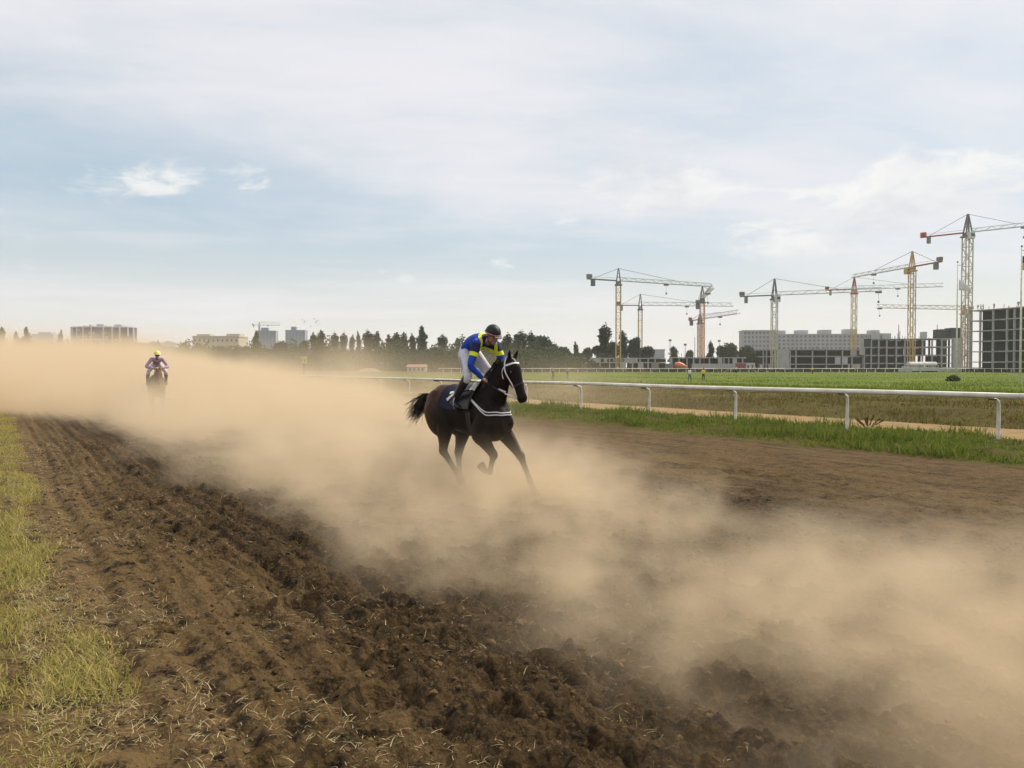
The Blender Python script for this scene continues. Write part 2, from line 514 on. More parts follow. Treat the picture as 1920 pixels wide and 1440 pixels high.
def clods(name, t, s, z, r, m, label, cat):
    g_ = (1 + 5 ** .5) / 2
    base = np.array([(-1, g_, 0), (1, g_, 0), (-1, -g_, 0), (1, -g_, 0), (0, -1, g_), (0, 1, g_), (0, -1, -g_), (0, 1, -g_), (g_, 0, -1), (g_, 0, 1), (-g_, 0, -1), (-g_, 0, 1)]) / 1.902
    tri = np.array([(0, 11, 5), (0, 5, 1), (0, 1, 7), (0, 7, 10), (0, 10, 11), (1, 5, 9), (5, 11, 4), (11, 10, 2), (10, 7, 6), (7, 1, 8), (3, 9, 4), (3, 4, 2), (3, 2, 6), (3, 6, 8), (3, 8, 9), (4, 9, 5), (2, 4, 11), (6, 2, 10), (8, 6, 7), (9, 8, 1)])
    n = len(t); a = rng.uniform(0, 6.28, n)
    V = base[None] * rng.uniform(0.65, 1.25, (n, 12, 1)) + rng.normal(0, 0.10, (n, 12, 3))
    V[..., 2] *= 0.7
    ca, sa = np.cos(a)[:, None], np.sin(a)[:, None]
    V = np.stack([V[..., 0] * ca - V[..., 1] * sa, V[..., 0] * sa + V[..., 1] * ca, V[..., 2]], -1) * r[:, None, None]
    V += np.stack([t, s, z], -1)[:, None, :]
    F = (np.arange(n) * 12)[:, None, None] + tri[None]
    return link(name, mesh_np(name, V.reshape(-1, 3), F.reshape(-1, 3), m), kind='stuff', label=label, cat=cat, rz=TA)


def soil_z(t, s):
    """height of the built soil mesh at scattered points (bilinear on its own grid)"""
    i = np.clip(np.searchsorted(t_trk, t) - 1, 0, len(t_trk) - 2); j = np.clip(np.searchsorted(s_near, s) - 1, 0, len(s_near) - 2)
    return SOILZ[i, j]


me_ = bpy.data.objects['racetrack'].data
co = np.zeros(len(me_.vertices) * 3, np.float32); me_.vertices.foreach_get('co', co)
SOILZ = co.reshape(len(t_trk), len(s_near), 3)[..., 2]

n = 26000
cs = 2.0 + 20 * rng.random(n) ** 1.9; ct = rng.uniform(0.35, 9, n)
keep = rng.random(n) < (0.25 + 0.75 * sstep(0.42, 0.62, fbm(ct * 1.5, cs * 1.2, 3, 77)))
ct, cs = ct[keep], cs[keep]
cr = 0.005 + (0.020 + 0.014 * sstep(1.6, 3.0, ct)) * rng.random(len(ct)) ** 4
M_CLOD = leaf_mat('soil_clod', [(0.020, 0.012, 0.006), (0.045, 0.027, 0.013), (0.080, 0.048, 0.021), (0.12, 0.075, 0.033)], 0.0, 0.95)
clods('soil_clods', ct, cs, soil_z(ct, cs) + cr * 0.1, cr, M_CLOD, 'loose dark clods of soil churned up on the racetrack', 'soil')

M_STRAW = leaf_mat('straw', [(0.24, 0.18, 0.08), (0.42, 0.34, 0.18), (0.56, 0.48, 0.30), (0.30, 0.26, 0.11)], 0.3)
n = 36000
ss_ = 2.5 + 20 * rng.random(n) ** 1.5
tt_ = 0.15 + 4.4 * rng.random(n) ** 1.9
keep = rng.random(n) < sstep(0.40, 0.60, fbm(tt_ * 2.0, ss_ * 1.3, 3, 88)) * (0.25 + 0.75 * sstep(3.6, 0.8, tt_))
tt_, ss_ = tt_[keep], ss_[keep]; k = len(tt_)
blades('dry_straw', tt_, ss_, soil_z(tt_, ss_) + 0.004, rng.uniform(0.02, 0.11, k), rng.uniform(0.003, 0.0065, k), rng.uniform(1.15, 1.55, k), M_STRAW,
       'bits of dry straw strewn over the soil beside the verge', 'straw')

M_VG = leaf_mat('verge_grass', [(0.44, 0.36, 0.10), (0.25, 0.25, 0.045), (0.56, 0.47, 0.20), (0.12, 0.155, 0.026), (0.50, 0.40, 0.15), (0.36, 0.31, 0.075)], 0.45)
n = 230000
ss_ = 2.5 + 42 * rng.random(n) ** 2.2; tt_ = rng.uniform(-1.3, 1.0, n)
ed = 0.33 + 0.60 * (fbm(ss_ * 0.9, ss_ * 0.1, 3, 14) - 0.40)
cl = fbm(tt_ * 3.0, ss_ * 1.6, 3, 15)
keep = (tt_ < ed + 0.18 * (rng.random(n) ** 2)) & (rng.random(n) < 0.25 + 0.75 * sstep(0.36, 0.58, cl))
tt_, ss_, cl = tt_[keep], ss_[keep], cl[keep]; k = len(tt_)
hh = rng.uniform(0.03, 0.09, k) + 0.07 * sstep(0.5, 0.72, cl) * rng.random(k)
zz = np.where(tt_ > 0.0, soil_z(np.maximum(tt_, 0.0), ss_), 0.03)
blades('verge_grass', tt_, ss_, zz - 0.01, hh, rng.uniform(0.004, 0.009, k) * (1 + ss_ * 0.035), rng.uniform(0.4, 1.5, k), M_VG, 'matted yellow green grass along the near edge of the racetrack')

M_SG = leaf_mat('strip_grass', [(0.055, 0.110, 0.013), (0.125, 0.170, 0.022), (0.21, 0.22, 0.045), (0.075, 0.130, 0.015), (0.16, 0.19, 0.028), (0.042, 0.085, 0.012)], 0.45)
n = 135000
ss_ = 1.0 + 60 * rng.random(n) ** 1.3; tt_ = rng.uniform(15.2, 20.9, n)
cl = fbm(tt_ * 0.9, ss_ * 0.6, 4, 16)
hole = np.zeros(n)
for t0, s0, r, h in HEAPS: hole = np.maximum(hole, np.exp(-((tt_ - t0) ** 2 + (ss_ - s0) ** 2) / (r * r * 0.55)))
ed = 15.3 + 1.1 * fbm(ss_ * 0.5, ss_ * 0.05, 4, 17)
keep = (tt_ > ed) & (rng.random(n) < 0.30 + 0.70 * sstep(0.34, 0.54, cl)) & (hole < 0.45) & (tt_ < 20.4 + 0.5 * cl)
tt_, ss_, cl = tt_[keep], ss_[keep], cl[keep]; k = len(tt_)
hh = rng.uniform(0.06, 0.17, k) + 0.36 * sstep(0.50, 0.70, cl) * rng.random(k) ** 1.5
zb = Hf(tt_, ss_) + (fbm(tt_ * 1.4, ss_ * 0.9, 4, 21) - 0.5) * 0.22 * sstep(15.6, 16.6, tt_) * sstep(21.2, 20.6, tt_)
blades('strip_grass', tt_, ss_, zb - 0.03, hh, rng.uniform(0.012, 0.028, k) * (1 + ss_ * 0.012), rng.uniform(0.1, 1.0, k), M_SG, 'rough green grass growing in a strip under the white rail')

M_BG = leaf_mat('bank_grass', [(0.0950, 0.0782, 0.0150), (0.1425, 0.1150, 0.0210), (0.0712, 0.0782, 0.0120), (0.1805, 0.1334, 0.0300), (0.0570, 0.0598, 0.0108), (0.1140, 0.0690, 0.0180)], 0.4)
n = 80000
ss_ = -12 + 95 * rng.random(n) ** 1.25; tt_ = 25.3 + 13.5 * rng.random(n) ** 1.5
cl = fbm(tt_ * 0.8, ss_ * 0.5, 4, 18)
keep = rng.random(n) < 0.25 + 0.75 * sstep(0.35, 0.55, cl)
tt_, ss_, cl = tt_[keep], ss_[keep], cl[keep]; k = len(tt_)
zb = Hf(tt_, ss_) + (fbm(tt_ * 0.9, ss_ * 0.7, 4, 41) - 0.5) * 0.30 * sstep(25.4, 26.4, tt_) * sstep(38.5, 36, tt_)
blades('bank_grass', tt_, ss_, zb - 0.03, rng.uniform(0.06, 0.16, k) + 0.2 * sstep(0.5, 0.7, cl) * rng.random(k), rng.uniform(0.02, 0.045, k), rng.uniform(0.2, 1.15, k), M_BG,
       'dry olive brown grass covering the bank behind the sand path')

M_FG = leaf_mat('field_grass', [(0.0760, 0.1305, 0.0098), (0.1000, 0.1512, 0.0126), (0.1240, 0.1620, 0.0196), (0.0840, 0.1395, 0.0105), (0.1440, 0.1665, 0.0280)], 0.5)
n = 120000
yy_ = 38 + 192 * rng.random(n) ** 1.7; xx_ = (rng.uniform(-0.72, 0.72, n)) * yy_
tt_, ss_ = TS(xx_, yy_)
cl = fbm(tt_ * 0.25, ss_ * 0.18, 4, 19)
keep = (tt_ > 47) & (rng.random(n) < 0.2 + 0.8 * sstep(0.35, 0.6, cl))
tt_, ss_, cl = tt_[keep], ss_[keep], cl[keep]; k = len(tt_)
zb = Hf(tt_, ss_) + (fbm(tt_ * 0.12, ss_ * 0.10, 3, 51) - 0.5) * 0.25 * sstep(46, 58, tt_)
blades('field_grass', tt_, ss_, zb - 0.02, rng.uniform(0.08, 0.22, k) + 0.12 * sstep(0.55, 0.7, cl), rng.uniform(0.03, 0.075, k), rng.uniform(0.1, 1.0, k), M_FG, 'bright green grass of the wide field inside the track')
# ------------------------------------------------------------------ air
hm = bpy.data.materials.new('haze'); hm.use_nodes = True
hn = hm.node_tree; hn.nodes.clear()
ho = hn.nodes.new('ShaderNodeOutputMaterial'); hv = hn.nodes.new('ShaderNodeVolumePrincipled')
hv.inputs['Color'].default_value = (0.95, 0.955, 0.95, 1); hv.inputs['Density'].default_value = 0.00019; hv.inputs['Anisotropy'].default_value = 0.2
hn.links.new(hv.outputs[0], ho.inputs['Volume'])
MB().box(-1700, 1700, -200, 1900, -1.5, 75).build('haze', hm, kind='stuff', label='pale summer haze over the whole place', cat='haze')
# ------------------------------------------------------------------ dust raised by the horses
# denser (+) and thinner (-) places in the cloud: across, along, radius, weight
PUFFS = [(5.0, 3.5, 1.2, 0.55), (4.7, 1.6, 1.4, 0.55), (4.3, 0.3, 1.5, 0.75), (5.4, 1.2, 1.4, 0.4), (5.9, 7.0, 1.3, 0.7), (3.7, 6.4, 0.8, 0.5), (4.7, 5.0, 0.75, -0.7), (8.4, 7.4, 1.6, -1.0), (4.3, 10.0, 1.6, 0.8), (6.3, 10.6, 1.3, 0.9), (4.0, 14.0, 2.0, 0.9),
         (6.6, 2.6, 1.2, 0.35), (3.9, 3.0, 0.8, 0.3), (4.4, 25.0, 4.5, 0.25), (4.6, 7.2, 0.7, -0.8), (5.3, 9.5, 0.9, 1.0), (2.9, 8.6, 0.9, 0.6)]


def dust_density(nt, P):
    t, s, z = P.xyz()
    zz = z.m('MAXIMUM', 0.0)
    far = s.smooth(14, 55)
    wob = P.noise(0.33, 3, 0.55, out=1).vm('SUBTRACT', (0.5, 0.5, 0.5))
    wob2 = P.noise(1.1, 3, 0.55, out=1).vm('SUBTRACT', (0.5, 0.5, 0.5))
    wx, wy, wz = wob.xyz(); ux, uy, uz = wob2.xyz()
    te = t + wx * far.lin(0, 1, 2.4, 8.0) + ux * 1.8
    edge = s.smooth(24, 60, 2.25, -12.0)
    lo = (te - edge).smooth(0.0, far.lin(0, 1, 1.3, 5.0))
    top = s.lin(6, 12, 7.4, 9.4) + s.lin(12, 40, 0.0, 8.0)
    hi = (te - top).smooth(-2.6, 1.8, 1.0, 0.0)
    h = s.lin(1, 7, 0.80, 0.60) + s.lin(9, 20, 0.0, 0.55) + s.lin(20, 30, 0.0, 0.35) + s.lin(30, 62, 0.0, 2.3)
    h = h * t.smooth(6.5, 15, 1.0, 0.62)
    h = h * (0.50 + P.noise(0.26, 3, 0.6) * 1.0)
    v = (zz / h).smooth(0.10, 1.30, 1.0, 0.0)
    blob = K(nt, 0.0)
    for bt, bs, br, bw in PUFFS:
        q = (t - bt).m('POWER', 2.0) + (s - bs).m('POWER', 2.0)
        blob = blob + (q * (-1.0 / (br * br))).m('EXPONENT') * bw
    pw = P.vm('MULTIPLY', (1.0, 1.0, 1.4)).vm('ADD', wob.vm('SCALE', 1.5)).vm('ADD', wob2.vm('SCALE', 0.5))
    b = pw.noise(1.05, 7, 0.63)
    gate = P.vm('ADD', wob.vm('SCALE', 2.0)).noise(0.42, 3, 0.55)
    bill = (b * 0.72 + gate * 0.28 + v * 0.07 + blob * 0.085 + far * 0.045).smooth(0.49, 0.61, 0.008, 1.0)
    fine = P.vm('MULTIPLY', (1.0, 1.0, 1.5)).vm('ADD', wob2.vm('SCALE', 0.9)).noise(2.3, 5, 0.62)
    wisp = s.smooth(14, 24).m('MAXIMUM', fine.smooth(0.40, 0.60, 0.22, 1.0))
    d = lo * hi * v * bill * wisp
    d = d * (s.lin(1, 9, 1.45, 0.85) + s.lin(12, 32, 0.0, -0.32)) * s.smooth(-6, -2) * s.smooth(75, 120, 1.0, 0.35)
    # thin drifting veil above and beyond the dense part
    veil = (zz / (s.lin(10, 70, 0.8, 6.5))).smooth(0.1, 1.0, 1.0, 0.0) * P.noise(0.16, 4, 0.6).smooth(0.42, 0.68) * s.smooth(11, 30) * (te - edge).smooth(-1, 6) * (te - top).smooth(4, 20, 1.0, 0.0)
    # fresh plume round the hooves of the leading horse
    q = (t - 5.9).m('POWER', 2.0) * 0.6 + (s - 9.1).m('POWER', 2.0) * 0.7 + zz.m('POWER', 2.0) * 4.5
    plume = (q * -1.0).m('EXPONENT') * (b + gate * 0.4).smooth(0.50, 0.85, 0.25, 1.0)
    return d + veil * 0.06 + plume * 1.7


def dust_cloud(lo, hi, vox, label):
    g = bpy.data.node_groups.new('dust_field', 'GeometryNodeTree')
    g.interface.new_socket('Geometry', in_out='INPUT', socket_type='NodeSocketGeometry')
    g.interface.new_socket('Geometry', in_out='OUTPUT', socket_type='NodeSocketGeometry')
    go = g.nodes.new('NodeGroupOutput')
    pos = S(g, g.nodes.new('GeometryNodeInputPosition').outputs[0])
    den = dust_density(g, pos)
    vc = g.nodes.new('GeometryNodeVolumeCube')
    put(g, vc.inputs['Density'], den)
    sm = g.nodes.new('GeometryNodeSetMaterial'); sm.inputs['Material'].default_value = M_DUST
    vc.inputs['Min'].default_value = lo; vc.inputs['Max'].default_value = hi
    for i, a in enumerate('XYZ'): vc.inputs['Resolution ' + a].default_value = int((hi[i] - lo[i]) / vox[i])
    g.links.new(vc.outputs[0], sm.inputs['Geometry'])
    g.links.new(sm.outputs[0], go.inputs[0])
    me = MB().box(lo[0], hi[0], lo[1], hi[1], lo[2], hi[2]).mesh('dust_cloud', M_DUST)
    o = link('dust_cloud', me, kind='stuff', label=label, cat='dust', rz=TA)
    md = o.modifiers.new('dust', 'NODES'); md.node_group = g
    return o


M_DUST = bpy.data.materials.new('dust'); M_DUST.use_nodes = True
nt = M_DUST.node_tree; nt.nodes.clear()
out = nt.nodes.new('ShaderNodeOutputMaterial'); pv = nt.nodes.new('ShaderNodeVolumePrincipled')
pv.inputs['Color'].default_value = (0.875, 0.735, 0.535, 1)
pv.inputs['Density'].default_value = 1.0
pv.inputs['Anisotropy'].default_value = 0.25
nt.links.new(pv.outputs[0], out.inputs['Volume'])
dust_cloud((0.3, -6.0, -0.1), (13.0, 12.0, 1.9), (0.10, 0.10, 0.09), 'billowing brown dust over the near half of the racetrack')
dust_cloud((-28.0, 12.0, -0.1), (38.0, 125.0, 7.0), (0.34, 0.48, 0.22), 'long bank of pale dust trailing up the track behind the riders')
# ------------------------------------------------------------------ white running rails
M_WHITE = mat('white_paint', (0.78, 0.76, 0.72), 0.6, 0.3, col2=(0.58, 0.53, 0.44), vscale=4, bump=0.1)
M_RAILW = mat('rail_plastic', (0.80, 0.78, 0.74), 0.5, 0.4, col2=(0.62, 0.57, 0.48), vscale=2.2)
M_DARKM = mat('dark_metal', (0.03, 0.03, 0.03), 0.5)


def rail_fence(s0, s1, step):
    root = link('running_rail', None, label='long white plastic rail on cranked posts running beside the racetrack', cat='rail', loc=W(19.35, s0, 0))
    root.rotation_euler = (0, 0, TA)
    n = int((s1 - s0) / step)
    zr = 1.19
    pm = MB()
    pm.tube([(0, 0, -0.3), (0, 0, 0.3), (0, 0, 0.98), (-0.03, 0, 1.07), (-0.12, 0, 1.12), (-0.30, 0, 1.14)], [0.045, 0.045, 0.042, 0.040, 0.036, 0.032], 10)
    pm = pm.mesh('post', M_WHITE, True)
    bm_ = MB().box(-0.34, -0.20, -0.06, 0.06, 1.118, 1.15).mesh('bracket', M_DARKM)
    for k in range(n + 1):
        y = k * step
        p = link('post', pm, root, loc=(random.uniform(-.02, .02), y, -0.02))
        p.rotation_euler = (random.uniform(-.015, .015), random.uniform(-.02, .02), 0)
        b = link('bracket', bm_, p)
    # rail in lengths, butted at every second post
    for k in range(0, n, 2):
        a, b = k * step - 0.6, min((k + 2) * step, n * step) - 0.6
        pts = [(-0.33, a + (b - a) * i / 4 + (0.006 if i == 0 else 0), zr + 0.005 + 0.012 * math.sin(k * 1.7 + i)) for i in range(5)]
        MB().tube(pts, 0.062, 12).build('rail_length', M_RAILW, root, smooth=True)


rail_fence(9.25 - 3.88 * 4, 9.25 + 3.88 * 26, 3.88)
froot = link('far_running_rail', None, label='thin white rail at the far edge of the green field', cat='rail', loc=(0, 229.5, 0.25))
fpost = MB().box(-0.06, 0.06, -0.06, 0.06, -0.1, 1.05).mesh('post', M_WHITE)
for i in range(92):
    link('post', fpost, froot, loc=(-20 + i * 2.6 + random.uniform(-.2, .2), 0, 0))
for i in range(12):
    MB().tube([(-21.3 + i * 20 + 0.01, 0, 1.12), (-21.3 + i * 20 + 10, 0, 1.13), (-21.3 + i * 20 + 19.98, 0, 1.12)], 0.085, 8).build('rail_length', M_RAILW, froot, smooth=True)

# ------------------------------------------------------------------ trees
M_LEAFD = leaf_mat('leaves_dark', [(0.022, 0.046, 0.034), (0.034, 0.066, 0.044), (0.050, 0.084, 0.050), (0.026, 0.054, 0.040)], 0.25)
M_LEAFM = leaf_mat('leaves_mid', [(0.040, 0.064, 0.030), (0.058, 0.086, 0.038), (0.076, 0.098, 0.046), (0.046, 0.070, 0.034)], 0.25)
M_LEAFG = leaf_mat('leaves_grey', [(0.062, 0.074, 0.048), (0.085, 0.092, 0.060), (0.10, 0.105, 0.070), (0.070, 0.080, 0.050)], 0.25)
M_LEAFB = leaf_mat('leaves_brown', [(0.075, 0.050, 0.036), (0.095, 0.065, 0.045), (0.060, 0.045, 0.032)], 0.2)
M_BARK = mat('bark', (0.07, 0.055, 0.04), 0.9, 0.1, var=0.4, vscale=3)


def crown_mesh(name, clumps, m, leaf, per):
    """clumps: (centre, rx, ry, rz); leaf faces spread in each clump's outer shell"""
    P = []; 
    for (c, rx, ry, rz) in clumps:
        k = max(12, int(per * (rx * ry * rz) ** 0.62))
        d = rng.normal(size=(k, 3)); d /= np.linalg.norm(d, axis=1)[:, None]
        r = rng.uniform(0.35, 1.0, k) ** 0.5 * (1 + rng.normal(0, 0.10, k))
        P.append(np.array(c) + d * r[:, None] * np.array([rx, ry, rz]))
    P = np.concatenate(P); n = len(P)
    u = rng.normal(size=(n, 3)); u /= np.linalg.norm(u, axis=1)[:, None]
    w = np.cross(u, rng.normal(size=(n, 3))); w /= np.linalg.norm(w, axis=1)[:, None]
    sz = leaf * rng.uniform(0.5, 1.25, n)[:, None]
    V = np.stack([P - u * sz, P + w * sz * 0.55, P + u * sz, P - w * sz * 0.55], 1).reshape(-1, 3)
    F = np.arange(n * 4).reshape(n, 4)
    return mesh_np(name, V, F, m)


def poplar_parts(h, w, m, seed):
    r = random.Random(seed); cl = []
    n = 15
    for i in range(n):
        f = i / (n - 1)
        prof = math.sin(min(1, f * 1.6 + 0.30) * math.pi * 0.5) * math.sqrt(max(0.02, 1 - (max(0, f - 0.5) / 0.53) ** 2)) * r.uniform(.8, 1.12)
        rad = w / 2 * prof
        for j in range(3):
            a = r.uniform(0, 6.28); o = rad * r.uniform(0.1, 0.55)
            cl.append(((o * math.cos(a), o * math.sin(a), h * (0.10 + 0.86 * f) + r.uniform(-.3, .3)), max(0.25, rad * r.uniform(.42, .66)), max(0.25, rad * r.uniform(.42, .66)), h * r.uniform(0.05, 0.10)))
    for j in range(4):       # spires
        a = r.uniform(0, 6.28); o = w * r.uniform(0.02, 0.28); cl.append(((o * math.cos(a), o * math.sin(a), h * r.uniform(0.80, 0.96)), w * 0.11, w * 0.11, h * 0.06))
    tr = MB().tube([(0, 0, -0.3), (0.05, 0, h * 0.3), (0, 0.08, h * 0.6), (0, 0, h * 0.93)], [0.32, 0.24, 0.14, 0.03], 7)
    for j in range(7):
        z = h * (0.15 + 0.09 * j); a = r.uniform(0, 6.28); q_ = w * 0.25
        tr.tube([(0, 0, z), (math.cos(a) * q_, math.sin(a) * q_, z + h * 0.09), (math.cos(a) * q_ * 1.3, math.sin(a) * q_ * 1.3, z + h * 0.22)], [0.10, 0.06, 0.02], 5)
    return tr.mesh('trunk', M_BARK, True), crown_mesh('crown', cl, m, 0.40, 66)


def broad_parts(h, w, m, seed):
    r = random.Random(seed); cl = []
    for i in range(24):
        a = r.uniform(0, 6.28); f = r.random(); el_ = r.uniform(-0.5, 1.0)
        o = w / 2 * 0.66 * math.sqrt(f) * math.cos(el_ * 0.9); z = h * (0.56 + 0.30 * math.sin(el_ * 1.3))
        k = r.uniform(0.11, 0.24)
        cl.append(((o * math.cos(a), o * math.sin(a), z), w * k, w * k, h * k * 0.72))
    for i in range(5):
        a = r.uniform(0, 6.28); o = w * r.uniform(0.15, 0.42); cl.append(((o * math.cos(a), o * math.sin(a), h * r.uniform(0.22, 0.4)), w * 0.15, w * 0.15, h * 0.12))
    tr = MB().tube([(0, 0, -0.3), (0.1, 0, h * 0.25), (0, 0.1, h * 0.5), (0, 0, h * 0.8)], [0.38, 0.30, 0.2, 0.05], 7)
    for j in range(6):
        a = j * 1.05 + r.uniform(-.3, .3); z = h * (0.22 + 0.06 * j); q_ = w * 0.3
        tr.tube([(0, 0, z), (math.cos(a) * q_ * .6, math.sin(a) * q_ * .6, z + h * 0.12), (math.cos(a) * q_, math.sin(a) * q_, z + h * 0.25)], [0.15, 0.09, 0.03], 5)
    return tr.mesh('trunk', M_BARK, True), crown_mesh('crown', cl, m, 0.48, 46)


PROTO = {}
for key, fn, h, w, m in (('pd', poplar_parts, 15, 4.2, M_LEAFD), ('pm', poplar_parts, 15, 4.4, M_LEAFM), ('pg', poplar_parts, 15, 4.6, M_LEAFG),
                         ('bd', broad_parts, 12, 10, M_LEAFD), ('bm', broad_parts, 12, 11, M_LEAFM), ('bg', broad_parts, 12, 11, M_LEAFG), ('bb', broad_parts, 10, 9, M_LEAFB)):
    PROTO[key] = [(fn(h, w, m, hash_ * 7 + len(key)), h, w) for hash_ in range(2)]


def tree(kind, x, ytop, wpx, D, label, name=None, group=None, ybase=None):
    (parts, h, w) = PROTO[kind][random.randrange(2)]
    p = px(x, ytop, D); gz = 0.34
    hh = (p.z - gz) / h * 1.03; ww = wpx * D / 1493.0 / w * (1.42 if kind[0] == 'p' else 1.25)
    o = link(name or ('poplar_tree' if kind[0] == 'p' else 'broadleaf_tree'), None, label=label, cat='tree', group=group, loc=(p.x, p.y, gz))
    o.scale = (ww, ww, hh); o.rotation_euler = (0, 0, random.uniform(0, 6.28))
    link('trunk', parts[0], o); link('crown', parts[1], o)
    return o


GT = 'trees beyond the track'
# (kind, x, top y, width, depth, label) -- pixels of the photograph
for k, x, y, w, D_, lab in [
    ('pm', 4, 618, 14, 330, 'narrow poplar at the left edge of the photograph above the dust'),
    ('pm', 31, 626, 11, 335, 'short poplar second from the left edge above the dust'),
    ('pm', 51, 618, 12, 330, 'tall thin poplar left of the pale blue far tower'),
    ('bm', 43, 631, 12, 345, 'small round tree between the two left poplars'),
    ('pg', 115, 625, 12, 335, 'sparse poplar touching the left side of the round glass building'),
    ('bm', 238, 630, 22, 330, 'leafy tree overlapping the right end of the round glass building'),
    ('bg', 262, 642, 44, 300, 'grey green round tree right of the round glass building'),
    ('bd', 285, 639, 40, 300, 'dark round tree directly above the yellow capped rider'),
    ('bb', 315, 657, 26, 260, 'brownish low tree beside the yellow capped rider'),
    ('bm', 346, 643, 26, 310, 'green tree in front of the left end of the cream block'),
    ('bm', 372, 651, 44, 300, 'wide low tree under the left half of the cream block'),
    ('bm', 415, 650, 46, 300, 'wide low tree under the right half of the cream block'),
    ('bg', 452, 648, 40, 305, 'pale low tree right of the cream block'),
    ('pm', 481, 626, 14, 300, 'pointed tree in front of the left blue tower'),
    ('bm', 500, 653, 42, 300, 'low green tree under the left blue tower'),
    ('bm', 528, 640, 32, 300, 'round tree between the two blue towers'),
    ('bg', 552, 652, 38, 300, 'low green tree under the right blue tower'),
    ('bm', 571, 635, 24, 305, 'round tree at the right edge of the right blue tower'),
    ('pm', 588, 627, 13, 300, 'first slim poplar right of the blue towers'),
    ('pm', 602, 624, 18, 300, 'second poplar right of the blue towers, forked top'),
    ('bm', 614, 646, 20, 310, 'low round tree behind the forked poplar'),
    ('pd', 628, 628, 17, 290, 'dark full poplar third from the blue towers'),
    ('pd', 645, 628, 16, 292, 'dark straight poplar fourth from the blue towers'),
    ('pg', 661, 632, 12, 300, 'thin pale poplar beside the dark straight poplar'),
    ('pg', 672, 627, 11, 302, 'thinnest pale poplar with a needle top'),
    ('pd', 690, 624, 22, 292, 'left half of the broad twin poplar clump'),
    ('pm', 707, 626, 20, 294, 'right half of the broad twin poplar clump'),
    ('pg', 730, 633, 22, 300, 'dusty poplar left of the row of pale spires'),
    ('pg', 745, 628, 20, 300, 'dusty poplar among the row of pale spires'),
    ('pg', 757, 628, 18, 302, 'dusty poplar at the right end of the pale spires'),
    ('pm', 773, 630, 15, 296, 'low poplar just left of the tallest poplar'),
    ('pd', 791, 616, 17, 292, 'tallest poplar left of the blue and yellow rider'),
    ('bm', 812, 648, 26, 300, 'round tree right of the tallest poplar'),
    ('pd', 830, 631, 21, 294, 'dark poplar nearest the rider in white breeches'),
    ('pm', 858, 638, 12, 300, 'poplar right behind the rider in white breeches'),
    ('bm', 640, 654, 46, 305, 'low hazy tree below the dark poplars'),
    ('bg', 678, 656, 46, 305, 'low hazy tree below the twin poplar clump'),
    ('bg', 742, 652, 52, 303, 'low hazy tree below the pale spires'),
    ('bg', 790, 654, 46, 303, 'low hazy tree below the tallest poplar'),
    ('bm', 840, 655, 46, 300, 'low leafy tree behind the bay horse and its rider'),
    ('bm', 885, 650, 40, 300, 'leafy tree hidden behind the rider in blue'),
    ('bd', 925, 640, 44, 290, 'dark tree directly behind the rider in blue'),
    ('pd', 952, 630, 26, 285, 'dark pointed tree just right of the black helmet'),
    ('bd', 965, 640, 50, 285, 'dark broad tree above the ears of the bay horse'),
    ('pd', 977, 625, 30, 283, 'tall dark bushy tree right of the bay horse head'),
    ('pd', 996, 627, 24, 286, 'dark bushy tree in the middle of the dense clump'),
    ('bd', 1016, 629, 38, 284, 'dark rounded tree at the right of the dense clump'),
    ('bd', 1000, 655, 60, 282, 'low dark tree filling the foot of the dense clump'),
    ('bm', 1038, 642, 28, 290, 'mid green tree stepping down from the dense clump'),
    ('bm', 1058, 648, 28, 290, 'low green tree right of the dense clump'),
    ('pg', 1079, 645, 12, 300, 'thin pale tree left of the low concrete shell'),
    ('bg', 1080, 660, 40, 300, 'low greyish tree left of the low concrete shell'),
    ('bm', 1102, 652, 26, 300, 'small tree left of the tall pointed tree'),
    ('pd', 1134, 613, 27, 290, 'tall pointed dark tree left of the first yellow crane'),
    ('bd', 1130, 645, 46, 291, 'dark bushy tree at the foot of the tall pointed tree'),
    ('bd', 1150, 640, 26, 292, 'dark tree behind the mast of the first yellow crane'),
    ('pd', 1168, 625, 17, 290, 'dark upright tree between the two left cranes'),
    ('bd', 1190, 629, 27, 290, 'dark round tree just left of the second crane mast'),
    ('bd', 1213, 649, 30, 292, 'low dark tree right of the second crane mast'),
    ('pm', 1263, 652, 17, 330, 'lone pointed tree above the orange drum truck'),
    ('bg', 1293, 656, 14, 340, 'small pale tree left of the thin dark mast'),
    ('pd', 1332, 643, 14, 320, 'dark cone shaped tree right of the cranes at centre'),
    ('bm', 1352, 648, 22, 322, 'green tree right of the dark cone shaped tree'),
    ('bm', 1370, 640, 32, 318, 'green tree left of the grey apartment slab'),
    ('bm', 1398, 648, 30, 315, 'green tree in front of the grey apartment slab'),
    ('bm', 1412, 655, 26, 312, 'low tree at the left end of the concrete frame'),
]:
    tree(k, x, y, w, D_, lab, group=GT)

# ------------------------------------------------------------------ concrete frames under construction
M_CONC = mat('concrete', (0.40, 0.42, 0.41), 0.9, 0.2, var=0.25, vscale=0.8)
M_CONC_SHADE = mat('concrete_dark_shade', (0.055, 0.07, 0.072), 0.9, 0.2, var=0.3, vscale=0.5)  # near-black: interior shade of the frames is put into this concrete colour
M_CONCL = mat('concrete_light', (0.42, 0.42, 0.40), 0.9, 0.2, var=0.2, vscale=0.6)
M_BRICK = mat('block_wall', (0.30, 0.25, 0.21), 0.9, 0.2, var=0.3, vscale=1.0)
M_REBAR = mat('rebar', (0.09, 0.07, 0.06), 0.7)


def zpx(y, D): return CAMZ - (y - 688) / 1493.0 * D


